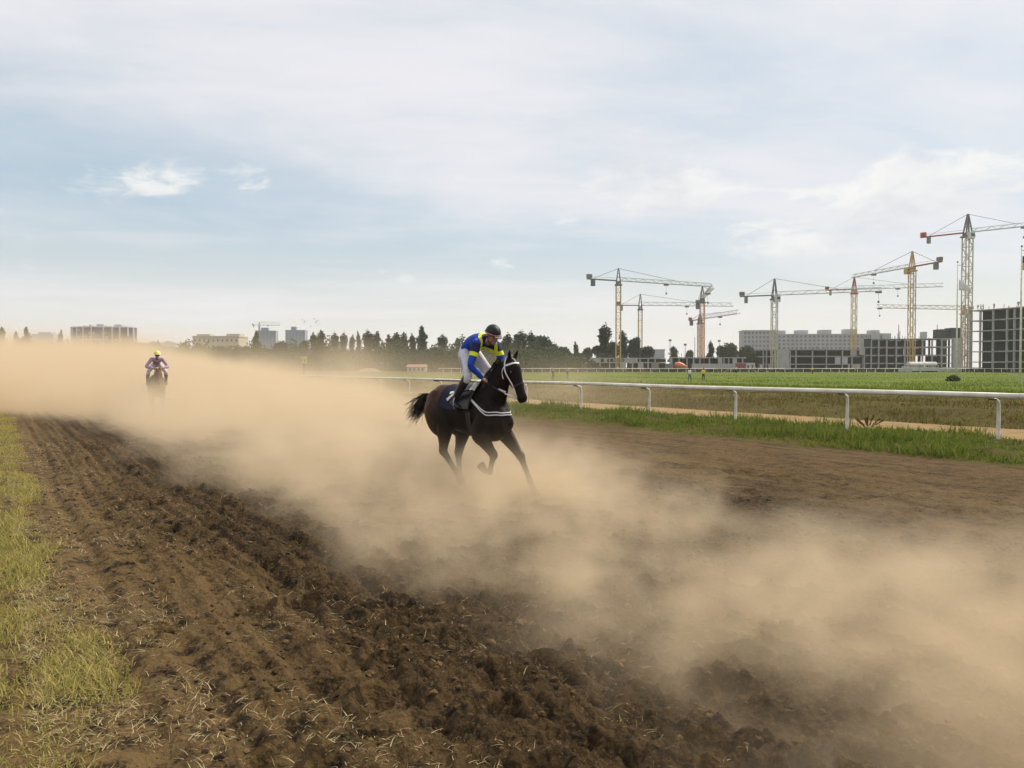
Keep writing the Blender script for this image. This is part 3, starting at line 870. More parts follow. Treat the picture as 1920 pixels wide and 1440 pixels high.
def prism(poly, z0, z1):
    m = MB(); n = len(poly)
    vs = [(x, y, z0) for x, y in poly] + [(x, y, z1) for x, y in poly]
    fs = [tuple(range(n - 1, -1, -1)), tuple(range(n, 2 * n))] + [(i, (i + 1) % n, n + (i + 1) % n, n + i) for i in range(n)]
    return m.quadmesh(vs, fs)


def frame_building(name, label, front, cols, levels, depth, solid=(), rear=None, base=0.33, open_bays=(), dd=(0.35, 0.94), cross=0.75):
    """front: [(x px, depth)] of the facade; cols: x px of columns; levels: slab top z; solid: (x0, x1, level0, level1, mat) infill panels"""
    X = [f[0] for f in front]; Dp = [f[1] for f in front]
    P = lambda x, b=0.0: ((x - 960) / 1493.0 * float(np.interp(x, X, Dp)) + dd[0] * b, float(np.interp(x, X, Dp)) + dd[1] * b)
    root = link(name, None, label=label, cat='building', loc=(*P(X[0]), base))
    ox, oy = P(X[0])
    L = lambda p: (p[0] - ox, p[1] - oy)
    xs = sorted(set(list(X) + list(np.linspace(X[0], X[-1], 9))))
    poly = [L(P(x, -0.45)) for x in xs] + [L(P(x, depth)) for x in reversed(xs)]
    for z in levels:
        prism(poly, z - 0.28 - base, z - base).build('slab', M_CONC, root)
    ztop = levels[-1] - base
    for i, x in enumerate(cols):
        a = L(P(x)); MB().box(a[0] - 0.20, a[0] + 0.20, a[1] - 0.25, a[1] + 0.35, -0.3, ztop - 0.345).build('column', M_CONC, root)
        if not any(o0 <= x <= o1 for o0, o1 in open_bays):
            b = L(P(x, depth * 0.55)); MB().box(b[0] - 0.25, b[0] + 0.25, b[1] - 0.3, b[1] + 0.3, -0.3, ztop - 0.345).build('column', M_CONC_SHADE, root)  # back row in the darker concrete, with interior shade in its colour
    zz = [0.0] + [z - base for z in levels]
    # rear walls added between slabs to darken the interiors, some openings left
    for i in range(len(xs) - 1):
        for l in range(len(levels)):
            if any(o0 <= (xs[i] + xs[i + 1]) / 2 <= o1 for o0, o1 in open_bays): continue
            if rear and random.random() < rear: continue
            a, b = L(P(xs[i], depth - 0.4)), L(P(xs[i + 1], depth - 0.4))
            z1 = zz[l + 1] - 0.345
            MB().quadmesh([(a[0], a[1], zz[l] + 0.003), (b[0], b[1], zz[l] + 0.003), (b[0], b[1] + 0.25, zz[l] + 0.003), (a[0], a[1] + 0.25, zz[l] + 0.003),
                           (a[0], a[1], z1), (b[0], b[1], z1), (b[0], b[1] + 0.25, z1), (a[0], a[1] + 0.25, z1)],
                          [(3, 2, 1, 0), (4, 5, 6, 7), (0, 1, 5, 4), (1, 2, 6, 5), (2, 3, 7, 6), (3, 0, 4, 7)]).build('rear_shade_wall', M_CONC_SHADE, root)
    for x0, x1, l0, l1, m_ in solid:
        a, b = L(P(x0, -0.5)), L(P(x1, -0.5)); z0, z1 = zz[l0], zz[l1]
        MB().quadmesh([(a[0], a[1], z0), (b[0], b[1], z0), (b[0], b[1] + 0.4, z0), (a[0], a[1] + 0.4, z0), (a[0], a[1], z1 + .02), (b[0], b[1], z1 + .02), (b[0], b[1] + 0.4, z1 + .02), (a[0], a[1] + 0.4, z1 + .02)],
                      [(3, 2, 1, 0), (4, 5, 6, 7), (0, 1, 5, 4), (1, 2, 6, 5), (2, 3, 7, 6), (3, 0, 4, 7)]).build('wall_panel', m_, root)
    # cross walls added in the bays to block light
    for x in (cols[1:] if cross >= 1 else cols[1::2]):
        a, c_ = L(P(x, 1.0 if cross >= 1 else depth * 0.45)), L(P(x, depth * 0.95))
        for l in range(len(levels)):
            if random.random() < cross: MB().bar((*a, (zz[l] + zz[l + 1] - 0.345) / 2), (*c_, (zz[l] + zz[l + 1] - 0.345) / 2), 0.2, zz[l + 1] - zz[l] - 0.36).build('cross_shade_wall', M_CONC_SHADE, root)
    # starter bars and shuttering on the roof
    rb = MB()
    for i in range(26):
        x = random.uniform(X[0], X[-1]); a = L(P(x, random.uniform(0.5, depth - 1))); hgt = random.uniform(0.5, 1.5)
        rb.box(a[0] - 0.05, a[0] + 0.05, a[1] - 0.05, a[1] + 0.05, ztop + 0.002, ztop + hgt)
    rb.build('starter_bars', M_REBAR, root)['kind'] = 'stuff'
    return root, P, ztop


tb, TBP, TBZ = frame_building('unfinished_building', 'tall dark concrete frame of six open storeys at the right edge',
    [(1817, 246), (1837, 243), (1861, 239), (1887, 235), (1914, 230), (1960, 222), (2010, 213)], [1818, 1837, 1861, 1887, 1901, 1930, 1958, 1985, 2008],
    [0.33 + 3.15 * i for i in range(1, 7)], 15, open_bays=((1815, 1836.5),), dd=(0.93, 0.36), cross=1.0)
fb, FBP, FBZ = frame_building('unfinished_building', 'long four storey concrete frame behind the derelict white bus',
    [(1619, 300), (1700, 298), (1786, 292)], [1620, 1633, 1647, 1662, 1680, 1696, 1711, 1729, 1747, 1765, 1785],
    [0.33 + 3.02 * i for i in range(1, 5)], 14, solid=((1786.5, 1805, 0, 4, M_CONCL), (1611, 1619, 2, 4, M_CONCL), (1619.5, 1632, 3, 4, M_CONC_SHADE)), rear=0.12)
MB().box(-2, 2.4, 0, 5, 0, 3.4).build('shaft_wall', M_CONC_SHADE, fb, loc=(*(Vector(FBP(1774, 3)) - Vector(FBP(1619))), FBZ + .003))
MB().box(-1.8, 1.9, 0, 5, 0, 3.9).build('shaft_wall', M_CONC_SHADE, fb, loc=(*(Vector(FBP(1795, 3)) - Vector(FBP(1619))), FBZ + .003))
for x, w_, h_ in ((1646, 1.1, 2.4), (1664, 1.6, 2.2), (1737, 0.6, 2.6)):
    MB().box(-w_, w_, 0, 3, 0, h_).build('shaft_wall', M_CONC, fb, loc=(*(Vector(FBP(x, 4)) - Vector(FBP(1619))), FBZ + .003))
for x0, x1, l in ((1621, 1630, 2), (1634, 1640, 2), (1655, 1661, 1)):
    pass
lb, LBP, LBZ = frame_building('unfinished_building', 'low three storey concrete frame left of the other frames',
    [(1415, 312), (1456, 300), (1480, 298), (1618, 302)], [1416, 1431, 1437, 1452, 1481, 1492, 1523, 1549, 1579, 1597, 1617],
    [0.33 + 2.7, 0.33 + 5.7, 0.33 + 8.2], 14, solid=((1457.5, 1479.5, 0, 3, M_CONCL), (1594, 1606, 2, 3, M_CONCL)), rear=0.12)
l1, L1P, L1Z = frame_building('unfinished_building', 'low grey concrete shell at the foot of the two left cranes',
    [(1090, 262), (1240, 262)], [1108, 1125, 1143, 1155, 1172, 1186, 1200, 1215, 1228], [zpx(679, 262), zpx(671, 262)], 9,
    solid=((1092, 1101, 0, 1, M_CONCL), (1102, 1127, 1, 2, M_CONCL), (1133, 1139, 1, 2, M_CONCL), (1150, 1170, 1, 2, M_BRICK), (1171, 1196, 1, 2, M_CONC), (1164, 1172, 0, 1, M_CONC), (1197, 1207, 0, 1, M_CONCL), (1222, 1236, 0, 1, M_BRICK)), rear=0.1)
l2, L2P, L2Z = frame_building('unfinished_building', 'low pale concrete shell behind the orange drum truck',
    [(1256, 280), (1395, 280)], [1258, 1273, 1288, 1300, 1312, 1330, 1347, 1357, 1366, 1375, 1392], [zpx(670, 280)], 9,
    solid=((1256, 1261, 0, 1, M_CONCL), (1347, 1354, 0, 1, M_CONCL), (1374, 1382, 0, 1, M_CONCL)), rear=0.05)
prism([(-10, 0), (30, 0), (30, 0.3), (-10, 0.3)], 0, 2.6).build('site_wall', M_CONCL, label='long pale concrete panel wall below the pale shell', cat='wall', loc=((1340 - 960) / 1493 * 262 - 3.5, 262, 0.33)).scale = (0.40, 1, 1)

# ------------------------------------------------------------------ far blocks of flats
M_GLASSB = mat('blue_glass', (0.10, 0.16, 0.24), 0.25, 0.5, col2=(0.16, 0.23, 0.32), vscale=0.08)
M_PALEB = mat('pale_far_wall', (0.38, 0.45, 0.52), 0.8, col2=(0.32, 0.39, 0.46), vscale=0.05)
M_GLASSD = mat('dark_glazing', (0.045, 0.055, 0.085), 0.3, 0.5, col2=(0.12, 0.115, 0.14), vscale=0.35)
M_CREAM = mat('cream_wall', (0.50, 0.45, 0.36), 0.8, 0.2, var=0.12, vscale=0.2)
M_GREYP = mat('grey_panels', (0.42, 0.42, 0.43), 0.8, 0.2, var=0.18, vscale=0.15)
M_WIN = mat('window_glass', (0.09, 0.10, 0.12), 0.25, 0.5, var=0.4, vscale=0.3)
M_WINP = mat('pale_window', (0.20, 0.21, 0.23), 0.4, 0.4, var=0.3, vscale=0.3)
M_BAND = mat('pale_band', (0.62, 0.62, 0.68), 0.7)
M_ROOFR = mat('red_roof', (0.34, 0.20, 0.15), 0.8, var=0.3)


def block(name, label, x0, x1, ytop, D, thick, m, nfl, nbay, wm, fr=0.55, yaw=0.0, roofs=(), wfill=0.5, inset=True):
    w = (x1 - x0) / 1493.0 * D; h = zpx(ytop, D) - 0.33
    c = px((x0 + x1) / 2, ytop, D)
    root = link(name, None, label=label, cat='building', loc=(c.x, c.y, 0.33), rz=yaw)
    MB().box(-w / 2, w / 2, 0, thick, -0.5, h).build('wall', m, root)
    fl = h / nfl; bw = w / max(1, nbay)
    if nbay:
        wmsh = MB().box(-bw * wfill / 2, bw * wfill / 2, -0.12, 0.06, 0, fl * fr).mesh('window', wm)
        for i in range(nbay):
            for j in range(nfl):
                if j * fl + 0.33 < zpx(662, D): continue       # hidden behind trees and dust
                link('window', wmsh, root, loc=(-w / 2 + (i + 0.5) * bw, 0, j * fl + fl * 0.28))
    MB().box(-w / 2 - 0.3, w / 2 + 0.3, -0.3, thick + 0.3, h, h + 0.6).build('parapet', m, root)
    for (u0, u1, rh) in roofs:
        MB().box(-w / 2 + u0 * w, -w / 2 + u1 * w, thick * 0.25, thick * 0.75, h + 0.602, h + 0.6 + rh).build('roof_house', m, root)
    return root


block('apartment_block', 'left part of the grey slab block behind the concrete frames', 1394, 1456, 621, 470, 14, M_GREYP, 9, 9, M_WINP, yaw=-0.1, roofs=())
block('apartment_block', 'long right part of the grey slab block with four roof houses', 1457, 1668, 628, 480, 14, M_GREYP, 9, 26, M_WINP, yaw=0.0,
      roofs=((0.005, 0.09, 2.2), (0.2, 0.29, 2.4), (0.41, 0.50, 2.6), (0.63, 0.73, 3.0), (0.86, 0.93, 2.4)))
block('apartment_block', 'cream flat roofed block left of the two blue towers', 362, 448, 632, 450, 16, M_CREAM, 5, 10, M_WIN, fr=0.4, yaw=0.0, roofs=((0.03, 0.32, 1.2), (0.68, 0.97, 1.4)), wfill=0.3)
block('tower_block', 'left blue glass tower under the faraway crane', 480, 517, 621, 900, 20, M_GLASSB, 20, 6, M_WIN, yaw=0.15, roofs=((0.25, 0.6, 3.5),), wfill=0.25)
block('tower_block', 'right blue glass tower, standing alone', 536, 572, 620, 900, 20, M_GLASSB, 20, 6, M_WIN, yaw=0.1, roofs=((0.25, 0.5, 4.0),), wfill=0.25)
block('tower_block', 'pale blue far tower left of the round glass building', 60, 101, 627, 1500, 30, M_PALEB, 16, 0, M_WIN, roofs=((0.2, 0.8, 4),))
block('tower_block', 'pale blue far block right of the yellow capped rider', 304, 330, 643, 1500, 30, M_PALEB, 12, 0, M_WIN, roofs=((0.1, 0.5, 3),))
block('apartment_block', 'small grey far block right of the second crane', 1226, 1246, 657, 420, 12, M_GREYP, 5, 3, M_WIN)

# round glass building with white grid
Dr = 480; cx = (184 - 960) / 1493 * Dr; rw = 61 / 1493 * Dr
rz_top = zpx(613, Dr); rz_mid = zpx(637, Dr)
rb_ = link('round_building', None, label='wide oval glass building with white vertical fins above the dust', cat='building', loc=(cx, Dr + 8, 0.33))
NR = 56
oval = [(rw * math.cos(2 * math.pi * i / NR), 9.0 * math.sin(2 * math.pi * i / NR)) for i in range(NR)]
prism(oval, -0.3, rz_top - 0.33).build('glazing', M_GLASSD, rb_)
for zc, th, gr in ((rz_top - 0.33, 0.7, 1.02), (rz_mid - 0.33, 0.55, 1.015), (rz_mid - 8.0, 0.5, 1.012)):
    prism([(a * gr, b * gr) for a, b in oval], zc - th / 2, zc + th / 2).build('floor_band', M_BAND, rb_)
for xp in (124, 132, 144, 158, 174.5, 197, 212, 224, 236, 243):
    u = max(-1, min(1, (xp - 184) / 61)); MB().box(u * rw - 0.30, u * rw + 0.30, -9.3 * math.sqrt(max(0, 1 - u * u)) - 0.45, -9.0 * math.sqrt(max(0, 1 - u * u)) + 0.2, 0, rz_top - 0.33).build('fin', M_BAND, rb_)
for i in range(34):
    u = random.uniform(-0.9, 0.9); z = random.choice([0.45, 0.55, 0.65, 0.75, 0.85, 0.93]) * rz_top
    MB().box(u * rw - random.uniform(.3, 1.1), u * rw + random.uniform(.3, 1.1), -9.0 * math.sqrt(1 - u * u) - 0.22, -9.0 * math.sqrt(1 - u * u) + 0.6, z - 1.0, z + 0.5).build('balcony_panel', M_GREYP, rb_)
for u0, u1, h_ in ((-0.19, 0.03, 1.6), (0.36, 0.58, 1.4), (-0.42, -0.36, 1.3), (-0.6, -0.56, 0.8)):
    MB().box(u0 * rw, u1 * rw, -2, 2, rz_top - 0.33 + 0.352, rz_top + h_).build('roof_house', M_GREYP, rb_)

# low houses and the heap at the far left of the field
hs = link('low_house', None, label='small white house with a reddish roof under the hazy trees', cat='house', loc=((782 - 960) / 1493 * 245, 246, 0.33))
MB().box(-3.2, 2.6, 0, 4, -0.2, 1.5).build('wall', M_CREAM, hs)
MB().quadmesh([(-3.5, -.4, 1.5), (2.9, -.4, 1.5), (2.9, 4.4, 1.5), (-3.5, 4.4, 1.5), (-3.3, 2, 2.3), (2.7, 2, 2.3)], [(0, 1, 5, 4), (2, 3, 4, 5), (1, 2, 5), (3, 0, 4), (3, 2, 1, 0)]).build('roof', M_ROOFR, hs)
for i in range(4): MB().box(-2.6 + i * 1.3, -2.0 + i * 1.3, -0.06, 0.05, 0.2, 1.2).build('window', M_WIN, hs)
M_HEAP = mat('dark_spoil', (0.030, 0.021, 0.014), .95, .1, var=.5, vscale=9, bump=1.0, bscale=14)
def heap(name, label, cat, c, rx, ry, h, m):
    N = 26; u = np.linspace(-1, 1, N); U, V_ = np.meshgrid(u, u, indexing='ij'); r_ = np.hypot(U, V_)
    Z = h * np.clip(1 - r_ ** 2, 0, 1) ** 0.8 * (0.7 + 0.6 * fbm(U * 3 + c[0], V_ * 3, 4, 5)) - 0.15
    idx = np.arange(N * N).reshape(N, N)
    F = np.stack([idx[:-1, :-1], idx[1:, :-1], idx[1:, 1:], idx[:-1, 1:]], -1).reshape(-1, 4)
    return link(name, mesh_np(name, np.stack([U * rx, V_ * ry, Z], -1).reshape(-1, 3), F, m, True), label=label, cat=cat, loc=c)
heap('earth_heap', 'long reddish heap of earth below the twin poplars', 'heap', ((692 - 960) / 1493 * 240, 240, 0.33), 4.0, 2.5, 1.3, M_BRICK)

# ------------------------------------------------------------------ tower cranes
def lattice_bar(mb, a, b, w, h, n, tri=False, ch=0.14, br=0.08):
    a, b = Vector(a), Vector(b); d = (b - a).normalized()
    up = Vector((0, 0, 1)) if abs(d.z) < 0.9 else Vector((0, 1, 0))
    sx = d.cross(up).normalized(); sz = sx.cross(d)
    cor = [(-w / 2, 0), (w / 2, 0), (0, h)] if tri else [(-w / 2, -h / 2), (w / 2, -h / 2), (w / 2, h / 2), (-w / 2, h / 2)]
    off = [sx * i + sz * j for i, j in cor]
    for o in off: mb.bar(a + o, b + o, ch)
    L = (b - a).length
    for k in range(n):
        p0, p1 = a + d * (L * k / n), a + d * (L * (k + 1) / n)
        for i in range(len(off)):
            j = (i + 1) % len(off)
            if (k + i) % 2: mb.bar(p0 + off[i], p1 + off[j], br)
            else: mb.bar(p0 + off[j], p1 + off[i], br)
            if not tri: mb.bar(p0 + off[i], p0 + off[j], br)
    return mb


def steel(name, c): return mat(name, c, 0.6, 0.3, var=0.25, vscale=0.4)


M_YEL = steel('crane_yellow', (0.55, 0.40, 0.16)); M_CRM = steel('crane_cream', (0.52, 0.48, 0.36)); M_ORG = steel('crane_orange', (0.55, 0.27, 0.11))
M_GRY = steel('crane_grey', (0.20, 0.20, 0.20)); M_RED = steel('crane_red', (0.38, 0.085, 0.06)); M_LGT = steel('crane_light', (0.55, 0.55, 0.52)); M_CW = steel('counterweight', (0.20, 0.20, 0.22))
M_CABW = steel('cab_white', (0.62, 0.62, 0.60)); M_CABLE = steel('cable', (0.16, 0.15, 0.14))


def crane(label, x, apex, piv, tip, cj, D, wpx, mast_m, jib_m, cj_m, head_m, base_y=688, cab=None, red_box=None, hook=0.5, mast_top_m=None, luff=False):
    z = lambda y, d=D: zpx(y, d)
    X0 = (x - 960) / 1493.0 * D; zb = 0.33; zp = z(piv); zap = z(apex)
    root = link('tower_crane', None, label=label, cat='crane', group='tower cranes over the building site', loc=(X0, D, zb))
    w = wpx / 1493.0 * D * 0.86
    hd = zp - zb - 1.6 * (D / 260)
    mb = lattice_bar(MB(), (0, 0, -0.3), (0, 0, hd), w, w, max(8, int(hd / (w * 1.35))), ch=0.13 * w, br=0.06 * w)
    mb.build('mast', mast_m, root)
    MB().box(-w * .72, w * .72, -w * .72, w * .72, hd + .002, hd + 0.5).build('turntable', head_m, root)
    lattice_bar(MB(), (0, 0, hd + 0.502), (0, 0, zp - zb), w * .8, w * .8, 2, ch=0.2 * w, br=0.12 * w).build('tower_head', head_m, root)
    ap = Vector((0, 0, zap - zb)); pv = zp - zb
    c = MB()
    for i, j in ((-1, -1), (1, -1), (1, 1), (-1, 1)): c.bar((i * w * .4, j * w * .4, pv), ap + Vector((i * .1, j * .1, 0)), 0.16 * w)
    for f in (0.3, 0.6):
        q_ = w * .4 * (1 - f); zq = pv + (ap.z - pv) * f
        c.bar((-q_, -q_, zq), (q_, -q_, zq), 0.1 * w); c.bar((-q_, q_, zq), (q_, q_, zq), 0.1 * w)
    c.build('cat_head', head_m, root)
    # jib and counter jib ends found from their places in the view
    def end(e):
        xe, ye = e
        de = D * (688 - piv) / (688 - ye) if not luff else D
        p = px(xe, ye, de); return Vector((p.x - X0, p.y - D, pv))
    T = end(tip); Cj = end(cj)
    jd = T.normalized() if not luff else T.normalized()
    # keep both arms on one line
    Lj = T.length; jl = Vector((T.x, T.y, 0)).normalized()
    Lc = Cj.xy.length; jo = jl * (w * .5)
    T = Vector((jl.x * Vector(T.xy).length, jl.y * Vector(T.xy).length, pv)); Cj = Vector((-jl.x * Lc, -jl.y * Lc, pv))
    jh = 0.95 * (D / 260) * 1.15; jw = 1.1 * (D / 260)
    lattice_bar(MB(), Vector((jo.x, jo.y, pv)), T, jw, jh, max(8, int(T.xy.length / 1.9)), tri=True, ch=0.17, br=0.09).build('jib', jib_m, root)
    cb = MB().bar(Vector((-jo.x, -jo.y, pv)), Cj, 0.9, 0.35); 
    cb.bar(Vector((0, 0, pv + 0.9)), Vector((Cj.x, Cj.y, pv + 0.8)), 0.06)
    cb.build('counter_jib', cj_m, root)
    e = Cj * 0.82; e.z = pv
    wt_ = MB().bar(Vector((e.x, e.y, pv - 2.2)), Vector((e.x, e.y, pv - 0.2)), 1.35, 0.9, up=jl); wt_.build('counterweight', M_CW, root)
    e2 = Cj * 0.93
    MB().bar(Vector((e2.x - jl.x * .9, e2.y - jl.y * .9, pv + 0.9)), Vector((e2.x + jl.x * .7, e2.y + jl.y * .7, pv + 0.9)), 1.1, 1.2).build('winch_box', red_box or M_GRY, root)
    tie = MB()
    tie.bar(ap, Vector((T.x * .62, T.y * .62, pv + jh)), 0.11); tie.bar(ap, Vector((Cj.x * .8, Cj.y * .8, pv + .3)), 0.11)
    tie.build('tie_bars', M_CABLE, root)
    if cab:
        side = Vector((-jl.y, jl.x, 0)) * (w * .62)
        if side.y > 0: side = -side
        cpt = jo * 1.1 + side
        MB().box(cpt.x - .85, cpt.x + .95, cpt.y - .8, cpt.y + .8, pv - 2.3, pv - 0.25).build('cab', cab, root)
        MB().box(cpt.x - .2, cpt.x + .8, cpt.y - .84, cpt.y - .79, pv - 1.5, pv - 0.7).build('cab_window', M_WIN, root)
    tr = T * hook; MB().box(tr.x - .8, tr.x + .8, tr.y - .5, tr.y + .5, pv - .62, pv - .16).build('trolley', M_GRY, root)
    hk = MB(); hk.bar((tr.x, tr.y, pv - .6), (tr.x, tr.y, pv - 3.0), 0.05); hk.box(tr.x - .25, tr.x + .25, tr.y - .2, tr.y + .2, pv - 3.6, pv - 3.0)
    hk.build('hook_block', M_CABLE, root)
    return root


crane('leftmost large crane with cream mast, jib pointing right over its neighbour', 1159, 504, 527, (1332, 538), (1110, 522), 262, 10, M_YEL, M_LGT, M_GRY, M_GRY, hook=0.5)
crane('smaller crane just right of the leftmost large crane', 1200, 552, 573, (1373, 574.6), (1162, 571.6), 330, 8, M_YEL, M_LGT, M_GRY, M_GRY, hook=0.5)
crane('crane at centre whose short looking jib points up towards the viewer', 1316, 537, 560, (1334, 541), (1306, 571), 285, 9, M_ORG, M_LGT, M_GRY, M_GRY, hook=0.6)
crane('low orange crane at centre with a jib rising to the right', 1312, 589, 599, (1384, 588), (1292, 602), 345, 9, M_ORG, M_LGT, M_RED, M_GRY, red_box=M_RED, hook=0.55)
crane('crane with a white cab standing behind the low concrete frame', 1451, 523, 554, (1652, 546), (1388, 557), 258, 11, M_CRM, M_LGT, M_GRY, M_GRY, cab=M_CABW, hook=0.97)
crane('crane with a red head and red counter jib above the frames', 1600, 520, 543, (1766, 538), (1546, 545), 335, 9, M_YEL, M_LGT, M_RED, M_RED, red_box=M_RED, hook=0.5)
crane('crane whose jib points left and red counter jib rises right', 1708, 472, 501, (1597, 521), (1756, 491), 262, 11, M_YEL, M_LGT, M_RED, M_YEL, cab=M_YEL, hook=0.62)
crane('tallest crane with pale cab beside the tall frame, red counter jib', 1811, 403, 437, (1960, 421), (1719, 442), 252, 15, M_CRM, M_LGT, M_RED, M_GRY, cab=M_CABW, red_box=M_RED, hook=0.72)
crane('faint yellow crane low behind the tallest crane, jib pointing left', 1806, 573, 581, (1643, 577.5), (1817, 581.5), 345, 9, M_ORG, M_CRM, M_GRY, M_ORG, hook=0.97)
crane('tiny faraway crane above the left blue tower', 487, 604, 610, (526, 610.4), (474, 609.8), 880, 3, M_GRY, M_GRY, M_GRY, M_GRY, hook=0.4)

# ------------------------------------------------------------------ things along the site edge
M_HEDGE = leaf_mat('scrub', [(0.03, 0.035, 0.02), (0.05, 0.05, 0.03), (0.035, 0.045, 0.025)], 0.2)
n = 5200
hx = rng.uniform(-25, 165, n); hy = 233 + rng.uniform(0, 2.2, n)
hzv = 0.3 + rng.random(n) * 0.9 * (0.5 + fbm(hx * 0.2, hx * 0 + 1, 3, 9))
ang = rng.uniform(0, 6.28, n); P0 = np.stack([hx, hy, hzv], -1)
u = rng.normal(size=(n, 3)); u /= np.linalg.norm(u, axis=1)[:, None]; w = np.cross(u, rng.normal(size=(n, 3))); w /= np.linalg.norm(w, axis=1)[:, None]
V = np.stack([P0 - u * .35, P0 + w * .22, P0 + u * .35, P0 - w * .22], 1).reshape(-1, 3)
link('scrub', mesh_np('scrub', V, np.arange(n * 4).reshape(n, 4), M_HEDGE), kind='stuff', label='dark scrub along the foot of the building site', cat='scrub')
# a loose row of low trees behind the rail on the left part of the field
n = 70000
hx = rng.uniform(-190, 30, n); hy = 255 + rng.uniform(0, 40, n)
top = (1.6 + 12.5 * fbm(hx * 0.17, hy * 0.06, 3, 61) ** 1.4) * sstep(34, 12, hx) + 1.0
hzv = 0.2 + rng.random(n) ** 0.8 * top; P0 = np.stack([hx, hy, hzv], -1)
u = rng.normal(size=(n, 3)); u /= np.linalg.norm(u, axis=1)[:, None]; w = np.cross(u, rng.normal(size=(n, 3))); w /= np.linalg.norm(w, axis=1)[:, None]
V = np.stack([P0 - u * .42, P0 + w * .26, P0 + u * .42, P0 - w * .26], 1).reshape(-1, 3)
link('undergrowth', mesh_np('undergrowth', V, np.arange(n * 4).reshape(n, 4), M_LEAFM), kind='stuff', label='dense undergrowth below the poplars at the far side', cat='undergrowth')

# derelict bus
M_BUSW = mat('faded_white_body', (0.56, 0.56, 0.53), 0.7, 0.3, var=0.35, vscale=1.2)
Db = 226.5
bus = link('derelict_bus', None, label='derelict white bus body without glass before the long frame', cat='bus', loc=((1727 - 960) / 1493 * Db, Db, 0.30))
Lb = 4.35
def arch(x0, x1, zs, hw):     # half-cylinder roof
    m = MB(); N = 9; vs = []; fs = []
    for x in (x0, x1):
        for i in range(N):
            a = math.pi * i / (N - 1); vs.append((x, -hw * math.cos(a), zs + 0.95 * math.sin(a)))
    for i in range(N - 1): fs.append((i, i + 1, N + i + 1, N + i))
    fs.append(tuple(range(N - 1, -1, -1))); fs.append(tuple(range(N, 2 * N))); fs.append((0, N, 2 * N - 1, N - 1))
    return m.quadmesh(vs, fs)
arch(-Lb + .5, Lb - .3, 2.05, 1.2).build('roof', M_BUSW, bus)
MB().box(-Lb, Lb, -1.2, 1.2, 0.45, 1.45).build('body', M_BUSW, bus)
for i in range(13):
    x = -Lb + .15 + i * (2 * Lb - .3) / 12; MB().box(x - .09, x + .09, -1.21, -1.05, 1.452, 2.05).build('window_pillar', M_BUSW, bus)
    MB().box(x - .09, x + .09, 1.05, 1.21, 1.452, 2.05).build('window_pillar', M_BUSW, bus)
MB().box(-Lb - .7, -Lb, -1.0, 1.0, 0.4, 1.75).build('nose', M_BUSW, bus)
for x in (-Lb + 1.2, Lb - 1.6):
    for y in (-1.15, 0.95): MB().tube([(x, y, 0.42), (x, y + .2, 0.42)], 0.42, 14).build('wheel', M_DARKM, bus)
MB().box(-0.9, 0.9, -0.4, 0.4, 0, 1.25).build('concrete_block', M_CONCL, label='pale concrete block in front of the derelict bus', cat='block', loc=((1703 - 960) / 1493 * 225, 225, 0.28))
MB().box(-0.55, 0.55, -0.4, 0.4, 0, 1.0).build('concrete_block', M_CONC, label='small grey concrete block left of the derelict bus', cat='block', loc=((1689 - 960) / 1493 * 225, 225, 0.28))
gw = MB()
for i in range(9): gw.box(-3.4 + i * .76, -2.68 + i * .76, 0, .25, 0, 1.15 + .25 * ((i * 7) % 3) / 2)
gw.build('broken_wall', M_CONCL, label='broken low white wall right of the derelict bus', cat='wall', loc=((1782 - 960) / 1493 * 230.5, 230.7, 0.42))

# drum mixer truck
Dm = 242
tk = link('mixer_truck', None, label='concrete mixer truck with an orange drum below the pale shell', cat='truck', loc=((1277 - 960) / 1493 * Dm, Dm, 0.33))
M_DRUM = mat('drum_orange', (0.62, 0.20, 0.09), 0.5, 0.4, var=0.2)
MB().tube([(-2.0, 0, 1.9), (-1.6, 0, 2.0), (-0.6, 0, 2.05), (0.6, 0, 1.75), (1.5, 0, 1.45), (1.75, 0, 1.38)], [0.45, 0.95, 1.05, 0.8, 0.42, 0.34], 16).build('drum', M_DRUM, tk, smooth=True)
MB().box(-3.9, 2.2, -0.9, 0.9, 0.55, 0.85).build('chassis', M_DARKM, tk)
MB().box(-4.4, -2.6, -1.15, 1.15, 0.6, 2.5).build('cab', M_GRY, tk)
MB().box(-4.44, -4.38, -0.95, 0.95, 1.5, 2.3).build('windscreen', M_WIN, tk)
for x in (-3.5, 0.2, 1.4):
    for y in (-1.1, 0.8): MB().tube([(x, y, 0.5), (x, y + .3, 0.5)], 0.5, 14).build('wheel', M_DARKM, tk)
# site cabins
M_CABR = mat('cabin_red', (0.33, 0.09, 0.08), 0.6, var=0.2)
for x, m_, lab in ((1386, M_CABR, 'dark red site cabin left of the white one'), (1394, M_CABR, 'red and pale site cabin between the others'), (1407, M_BUSW, 'white site cabin with two windows by the frame')):
    o = link('site_cabin', None, label=lab, cat='cabin', loc=((x - 960) / 1493 * 255, 255, 0.33)); ww_ = 1.45 if x == 1407 else 0.62
    MB().box(-ww_, ww_, 0, 2.4, 0, 2.7).build('body', m_, o)
    MB().box(-ww_ - .05, ww_ + .05, -.05, 2.45, 2.702, 2.85).build('roof', M_BUSW, o)
    for wx_ in ((-.8, .6) if x == 1407 else (0.0,)): MB().box(wx_ - .25, wx_ + .25, -.06, .04, 1.2, 2.1).build('window', M_WIN, o)
